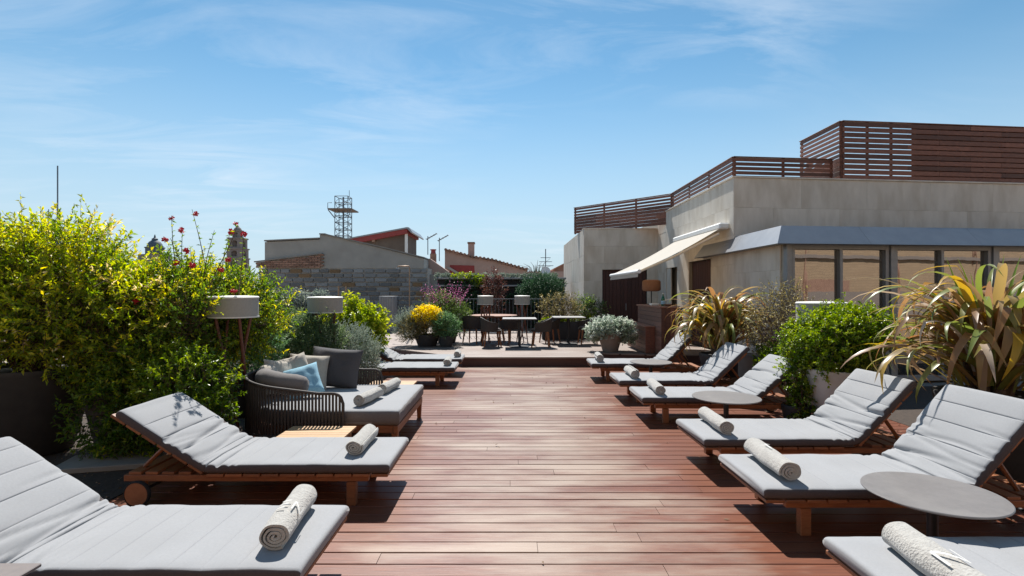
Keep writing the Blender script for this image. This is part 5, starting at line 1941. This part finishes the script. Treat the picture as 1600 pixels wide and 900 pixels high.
shrub(t, [(0, 0, 1.2, 0.35, 0.3, 0.85), (0, 0, 1.75, 0.22, 0.2, 0.42)], 420, 7, 0.06, 0.022, 0.2, leafmat('leaf_purple', [(0, (0.05, 0.02, 0.02)), (0.6, (0.12, 0.05, 0.045)), (1, (0.2, 0.1, 0.06))]), base=(0, 0, 0), gold=0.4, twig_every=1)

# ================================================================== neighbouring roofs
SY = 21.3
sb = thing('stone_house', 'house wall of dark squared stones below a grey rendered gable', 'house', (-6.3, SY, 0))
so = Vector((-6.3, SY, 0))


def at(x, y, d=SY):
    p = px2w(x, y, d)
    return p.x, p.z


def face_poly(pix, d, y0, y1, o):
    """wall outline measured in the picture at distance d, given real depth y0..y1"""
    pts = [at(x, y, d) for x, y in pix]
    return MB().prism([(x - o.x, z - o.z) for x, z in pts], y0, y1)


face_poly([(404, 560), (668, 560), (668, 419), (404, 419)], SY, 0.06, 2.5, so).build('mortar_wall', M['mortar'], sb)
face_poly([(413, 419), (413, 378), (499, 374), (499, 367), (508, 367), (530, 372), (590, 386), (662, 404), (662, 419)], SY, 0.04, 2.4, so).build('rendered_gable', M['render_grey'], sb)
mb = MB()
cop = [(413, 377), (499, 373)], [(499, 366.5), (508, 366.5)], [(508, 367), (590, 385.5), (663, 403.5)]
for seg in cop:
    for (p, q) in zip(seg[:-1], seg[1:]):
        a, b = at(*p), at(*q)
        mb.prism([(a[0] - so.x, a[1]), (b[0] - so.x, b[1]), (b[0] - so.x, b[1] + 0.05), (a[0] - so.x, a[1] + 0.05)], -0.03, 2.5)
mb.build('coping', M['concrete'], sb)
# stones, course by course
zt = at(0, 419)[1] - 0.02
x0w, x1w = at(404, 0)[0], at(667, 0)[0]
z = zt
k = 0
stone_me = []
for i in range(8):
    mb = MB()
    mb.cbox(-0.5, -0.5, -0.5, 0.5, 0.5, 0.5, 0.09)
    mb.v = [(x + 0.05 * mnoise.noise(Vector((x * 3, z_ * 3, i * 5))), y, z_ + 0.06 * mnoise.noise(Vector((x * 3 + 9, z_ * 3, i * 5)))) for x, y, z_ in mb.v]
    stone_me.append(mb)
stone_meshes = [q.mesh('stone', M['wall_stone']) for q in stone_me]
ochre_meshes = [q.mesh('stone', M['wall_stone_ochre']) for q in stone_me]
while z > 0.35:
    hgt = 0.185
    x = x0w + random.uniform(-0.3, 0.0)
    while x < x1w - 0.1:
        w_ = random.choice((0.36, 0.42, 0.48, 0.52, 0.58))
        a, b = max(x, x0w), min(x + w_, x1w)
        if b - a > 0.12:
            o = link('stone', random.choice(ochre_meshes if random.random() < 0.05 else stone_meshes), sb, ((a + b) / 2 - so.x, 0.05 + random.uniform(-0.015, 0.01), z - hgt / 2))
            o.scale = (b - a - random.uniform(0.03, 0.05), 0.10, hgt - random.uniform(0.035, 0.055))
        x += w_
    z -= hgt
    k += 1
# band of old bricks under the gable, left
pts = [at(400, 410), at(502, 397)]
zb = at(0, 418.5)[1]
bm_ = MB().cbox(-0.5, -0.5, -0.5, 0.5, 0.5, 0.5, 0.06).mesh('brick', M['brick'])
z = zb
r_ = 0
while z < pts[1][1] - 0.02:
    x = pts[0][0] + (r_ % 2) * 0.12
    while x < pts[1][0] - 0.05:
        lim = pts[0][1] + (pts[1][1] - pts[0][1]) * (x - pts[0][0]) / (pts[1][0] - pts[0][0])
        if z + 0.05 < lim:
            o = link('brick', bm_, sb, (x + 0.12 - so.x, 0.0 + random.uniform(-0.01, 0.01), z + 0.035))
            o.scale = (0.225, 0.10, 0.06)
        x += 0.24
    z += 0.07
    r_ += 1
mb = MB()
mb.prism([(pts[0][0] - so.x, zb), (pts[1][0] + 0.03 - so.x, zb), (pts[1][0] + 0.03 - so.x, pts[1][1] - 0.0), (pts[0][0] - so.x, pts[0][1] - 0.0)], 0.02, 0.039)
mb.build('brick_bedding', M['mortar'], sb)
mb = MB()
mb.prism([(pts[0][0] - so.x - 0.05, pts[0][1]), (pts[1][0] + 0.04 - so.x, pts[1][1]), (pts[1][0] + 0.04 - so.x, pts[1][1] + 0.045), (pts[0][0] - so.x - 0.05, pts[0][1] + 0.045)], -0.08, 0.038)
mb.build('brick_coping', M['concrete'], sb)

# low pink wall running on to the right
o = face_poly([(660, 432), (660, 405), (672, 404), (700, 424), (700, 432)], 22.6, 0.0, 0.4, px2w(680, 455, 22.6))
pk = px2w(680, 455, 22.6)
o = o.build('garden_wall', M['pink_render'])
o.location = pk
tag(o, 'faded pink wall sloping down between the stone house and the tiled house', 'wall')
o = face_poly([(655, 560), (655, 428), (690, 430), (690, 560)], 22.0, 0.0, 0.4, px2w(670, 455, 22.0)).build('garden_wall', M['render_grey'])
o.location = px2w(670, 455, 22.0)
tag(o, 'grey rendered wall at the right end of the stone house', 'wall')

# red-edged shed on the roof behind
RD = 26.0
ro = px2w(590, 455, RD)
sh = thing('roof_shed', 'brick shed with a sloping red roof edge above the grey gable', 'shed', ro)
face_poly([(528, 430), (528, 382), (634, 366), (634, 430)], RD, 0.1, 3.0, ro).build('wall', mat('shed_wall', (0.16, 0.125, 0.10), (0.11, 0.085, 0.07), 0.9, 2), sh)
face_poly([(526, 377), (637, 357), (637, 365), (526, 386)], RD, -0.15, 3.2, ro).build('roof_edge', M['roof_red'], sh)
face_poly([(526, 376), (637, 355.5), (640, 356), (646, 364), (644, 365), (637, 357.8), (526, 377.8)], RD, -0.2, 3.25, ro).build('roof_sheet', M['galv'], sh)
face_poly([(632.5, 430), (632.5, 362), (636.5, 361), (636.5, 430)], RD, 0.0, 0.12, ro).build('corner_post', M['white_paint'], sh)
face_poly([(582, 372), (586, 371), (586, 378), (582, 378)], RD, -0.1, 0.1, ro).build('vent', M['brick'], sh)
# small red ridge right of the gable peak
# pink tiled house
TD = 28.0
tO = px2w(760, 455, TD)
th = thing('tiled_house', 'faded pink house with a red painted patch and a sloping tiled roof', 'house', tO)
face_poly([(695, 470), (695, 391), (735, 402), (772, 408), (823, 423), (823, 470)], TD, 0.0, 4.0, tO).build('wall', M['pink_render'], th)
face_poly([(703, 430), (703, 414), (741, 415), (742, 430)], TD, -0.02, -0.004, tO).build('painted_patch', M['red_paint'], th)
roofpts = [(694, 389.5), (735, 400.5), (772, 406.5), (825, 421.5)]
tm = MB()
tm.lathe([(0.085, -0.22), (0.075, 0.22)], 10, M=Matrix.Rotation(PI / 2, 4, 'X'))
tile_me = tm.mesh('roof_tile', M['tile'])
for (p, q) in zip(roofpts[:-1], roofpts[1:]):
    a, b = Vector((at(*p, TD)[0], 0, at(*p, TD)[1])), Vector((at(*q, TD)[0], 0, at(*q, TD)[1]))
    d = b - a
    nn = max(2, int(d.length / 0.19))
    for i in range(nn):
        c_ = a + d * ((i + 0.5) / nn)
        o = link('roof_tile', tile_me, th, (c_.x - tO.x, 0.02, c_.z - tO.z + random.uniform(-0.01, 0.02)), (random.uniform(-0.03, 0.03), 0, 0))
    MB().prism([(a.x - tO.x, a.z - tO.z - 0.04), (b.x - tO.x, b.z - tO.z - 0.04), (b.x - tO.x, b.z - tO.z + 0.05), (a.x - tO.x, a.z - tO.z + 0.05)], 0.25, 4.2).build('roof_slope', M['tile'], th)
ch = face_poly([(730, 402), (730, 378), (739.5, 378), (739.5, 402)], TD, 0.6, 1.0, tO).build('chimney', M['pink_render'], th)
face_poly([(729, 379), (729, 376.5), (740.5, 376.5), (740.5, 379)], TD, 0.55, 1.05, tO).build('chimney_cap', M['tile'], ch)
face_poly([(697, 418), (704, 418), (724, 430), (717, 430)], TD, -0.12, -0.06, tO).build('stair_rail', M['render_grey'], th)
o = face_poly([(812, 470), (812, 424), (882, 424), (882, 470)], 31, 0, 5, px2w(845, 455, 31)).build('plain_house', M['pink_render'])
o.location = px2w(845, 455, 31)
tag(o, 'low pinkish house wall behind the conifer bush', 'house')
ho = px2w(890, 455, 33)
t = thing('brown_house', 'sliver of a brown house with tiled gable beside the limestone corner', 'house', ho)
face_poly([(866, 470), (866, 420), (882, 412), (915, 400), (915, 470)], 33, 0, 4, ho).build('wall', M['brick'], t)
face_poly([(864, 420), (882, 411), (915, 398.5), (915, 400), (882, 413), (864, 422)], 33, -0.2, 4.2, ho).build('roof', M['tile'], t)
# small terracotta chimney
co = px2w(677, 404, 24)
t = thing('chimney', 'small terracotta chimney pot right of the grey gable', 'chimney', co)
MB().cbox(-0.13, -0.13, -0.6, 0.13, 0.13, 0.22, 0.01).build('stack', M['tile'], t)
MB().lathe([(0.12, 0.22), (0.10, 0.36), (0.14, 0.38), (0.14, 0.42), (0.0, 0.44)], 16).build('pot', M['roof_red'], t, 40)


# ------------------------------------------------------------------ aerials, masts and towers
def aerial(label, x, y0, y1, d, arm=0.0, r=0.022, elements=0, dish=False):
    a, b = px2w(x, y1, d), px2w(x, y0, d)
    t = thing('aerial', label, 'aerial', a, 0, 'rooftop aerials')
    h = b.z - a.z
    MB().tube([(0, 0, 0), (0, 0, h)], r, 6).build('mast', M['steel_blue'], t)
    if arm:
        MB().tube([(-arm * 0.15, 0, h - 0.15), (arm, 0, h + 0.12)], r * 1.2, 6).build('boom', M['galv'], t)
        for k in range(5):
            f = k / 4
            c_ = Vector((-arm * 0.15, 0, h - 0.15)).lerp(Vector((arm, 0, h + 0.12)), f)
            MB().tube([c_ + Vector((0, -0.22, 0)), c_ + Vector((0, 0.22, 0))], r * 0.6, 5).build('element', M['galv'], t)
    for k in range(elements):
        zz_ = h * (0.25 + 0.18 * k)
        w_ = 0.45 - 0.08 * k
        MB().tube([(-w_, 0, zz_), (w_, 0, zz_)], r * 0.6, 5).build('element', M['galv'], t)
    if dish:
        MB().lathe([(0.0, 0.0), (0.14, 0.02), (0.25, 0.07), (0.26, 0.07), (0.14, 0.035), (0.0, 0.015)], 20, M=Matrix.Translation((0, -0.1, 0.0)) @ Matrix.Rotation(R(70), 4, 'X')).build('dish', M['white_paint'], t, 40)
    return t


aerial('left one of the two hooked aerials above the pink wall', 668.5, 369, 398, 25, 0.42)
aerial('right one of the two hooked aerials above the pink wall', 686.5, 371.5, 408, 25.5, 0.42)
aerial('rooftop aerial with a small dish behind the conifer bush', 852.5, 389, 424, 30.5, 0, 0.03, 3, True)
aerial('tall thin mast above the golden shrub at far left', 90, 259, 420, 60, 0, 0.07)
aerial('small aerial just above the golden shrub at far left', 76, 327, 420, 40, 0, 0.03, 2)
aerial('faint thin mast right of the tall one on the left', 122, 343, 420, 60, 0, 0.05)

# bare twigs over the plain house
t = thing('bare_tree', 'bare twiggy treetop beside the dish aerial', 'tree', px2w(838, 424, 32))
mb = MB()
for i in range(16):
    a = random.uniform(-1, 1)
    tip = Vector((a * 1.0 + random.uniform(-.1, .1), random.uniform(-.3, .3), random.uniform(0.25, 0.85)))
    mb.tube([(a * 0.2, 0, -0.4), tip * 0.55 + Vector((0, 0, 0.05)), tip], [0.03, 0.014, 0.006], 4)
mb.build('branches', M['bark'], t)

# scaffold tower
so_ = px2w(536.5, 420, 62)
tw = thing('scaffold_tower', 'open steel lattice tower with a wide platform above the grey gable', 'tower', so_)
hT = px2w(0, 308, 62).z - so_.z
W_ = 0.76
for sx in (-1, 1):
    for sy in (-1, 1):
        MB().tube([(sx * W_, sy * W_, -8), (sx * W_, sy * W_, hT)], 0.05, 5).build('leg', M['steel_blue'], tw)
nl = 11
for k in range(nl):
    z0, z1 = hT * k / nl - 0.0, hT * (k + 1) / nl
    for (a, b) in (((-1, -1), (1, -1)), ((1, -1), (1, 1)), ((1, 1), (-1, 1)), ((-1, 1), (-1, -1))):
        s_ = 1 if k % 2 else -1
        p, q = (a, b) if s_ > 0 else (b, a)
        MB().tube([(p[0] * W_, p[1] * W_, z0), (q[0] * W_, q[1] * W_, z1)], 0.03, 4).build('brace', M['steel_blue'], tw)
        MB().tube([(a[0] * W_, a[1] * W_, z1), (b[0] * W_, b[1] * W_, z1)], 0.04, 4).build('ledger', M['steel_blue'], tw)
MB().tube([(0, 0, 0), (0, 0, hT)], 0.10, 6).build('core_pipe', M['steel_blue'], tw)
zp = px2w(0, 329, 62).z - so_.z
MB().cbox(-1.4, -1.4, zp - 0.06, 1.4, 1.4, zp + 0.08, 0.02).build('platform', mat('platform', (0.20, 0.16, 0.13), (0.15, 0.12, 0.10), 0.8, 1), tw)
for sx in (-1, 1):
    MB().tube([(sx * 1.35, -1.35, zp - 0.1), (sx * W_, -W_, zp - 1.0)], 0.06, 4).build('bracket', M['steel_blue'], tw)
    MB().tube([(sx * 1.37, -1.37, zp), (sx * 1.37, -1.37, zp + 0.7), (sx * 0.9, -1.37, zp + 0.7)], 0.04, 4).build('guard_rail', M['steel_blue'], tw)
MB().tube([(0.7, 0, hT), (0.7, 0, hT + 0.8)], 0.03, 4).build('lightning_rod', M['steel_blue'], tw)

# church bell tower and domed tower
BD = 170.0
bo_ = px2w(371.5, 455, BD)
bt = thing('bell_tower', 'distant pinkish church bell tower with arched openings behind the red flowers', 'tower', (bo_.x, bo_.y, -12))
zt = lambda y: px2w(0, y, BD).z + 12


def tier(w_, z0, z1, ow, name):
    """hollow square storey with an arched opening in each face"""
    h = z1 - z0
    o = link(name, None, bt)
    jw = (w_ - ow) / 2
    for sx in (-1, 1):
        for sy in (-1, 1):
            MB().box(min(sx * w_ / 2, sx * (w_ / 2 - jw)), min(sy * w_ / 2, sy * (w_ / 2 - jw)), z0, max(sx * w_ / 2, sx * (w_ / 2 - jw)), max(sy * w_ / 2, sy * (w_ / 2 - jw)), z1).build('pier', M['church_stone'], o)
    for q in range(4):
        Mx = Matrix.Rotation(q * PI / 2, 4, 'Z') @ Matrix.Translation((0, -w_ / 2 + 0.1, 0))
        r_ = ow / 2
        zc = z1 - h * 0.16 - r_
        poly = [(-r_, z1)] + [(-r_ * math.cos(PI * i / 10), zc + r_ * math.sin(PI * i / 10)) for i in range(11)] + [(r_, z1)]
        MB().prism(poly, 0, jw * 0.8, Mx).build('arch', M['church_stone'], o)
        MB().box(-r_, 0.0, z0, r_, jw * 0.6, z0 + h * 0.14, Mx).build('parapet', M['church_stone'], o)
    MB().box(-w_ / 2 - 0.25, -w_ / 2 - 0.25, z1, w_ / 2 + 0.25, w_ / 2 + 0.25, z1 + 0.4).build('cornice', M['church_stone'], o)


MB().box(-2.55, -2.55, 0, 2.55, 2.55, zt(420)).build('shaft', M['church_stone'], bt)
tier(5.0, zt(420), zt(405), 2.0, 'belfry')
tier(4.7, zt(403), zt(390), 1.9, 'belfry')
tier(4.2, zt(388), zt(374), 1.7, 'belfry')
tier(2.3, zt(372), zt(362), 1.1, 'belfry')
MB().lathe([(1.3, zt(360.2)), (1.0, zt(357)), (0.4, zt(354)), (0.0, zt(350))], 12).build('spire', M['church_stone'], bt)
do_ = px2w(242, 455, 190)
dt = thing('domed_tower', 'distant tower with a small slate dome showing over the golden shrub', 'tower', (do_.x, do_.y, -12))
zt2 = lambda y: px2w(0, y, 190).z + 12
MB().box(-3.6, -3.6, 0, 3.6, 3.6, zt2(398)).build('base', M['church_stone'], dt)
MB().lathe([(3.0, zt2(400)), (3.0, zt2(388)), (3.3, zt2(387.6)), (3.3, zt2(386.5)), (2.6, zt2(386.2)), (2.4, zt2(382)), (1.8, zt2(378)), (1.0, zt2(375.5)), (1.0, zt2(373)), (0.4, zt2(371.5)), (0.15, zt2(367)), (0.0, zt2(366))], 16).build('dome', M['slate'], dt, 40)
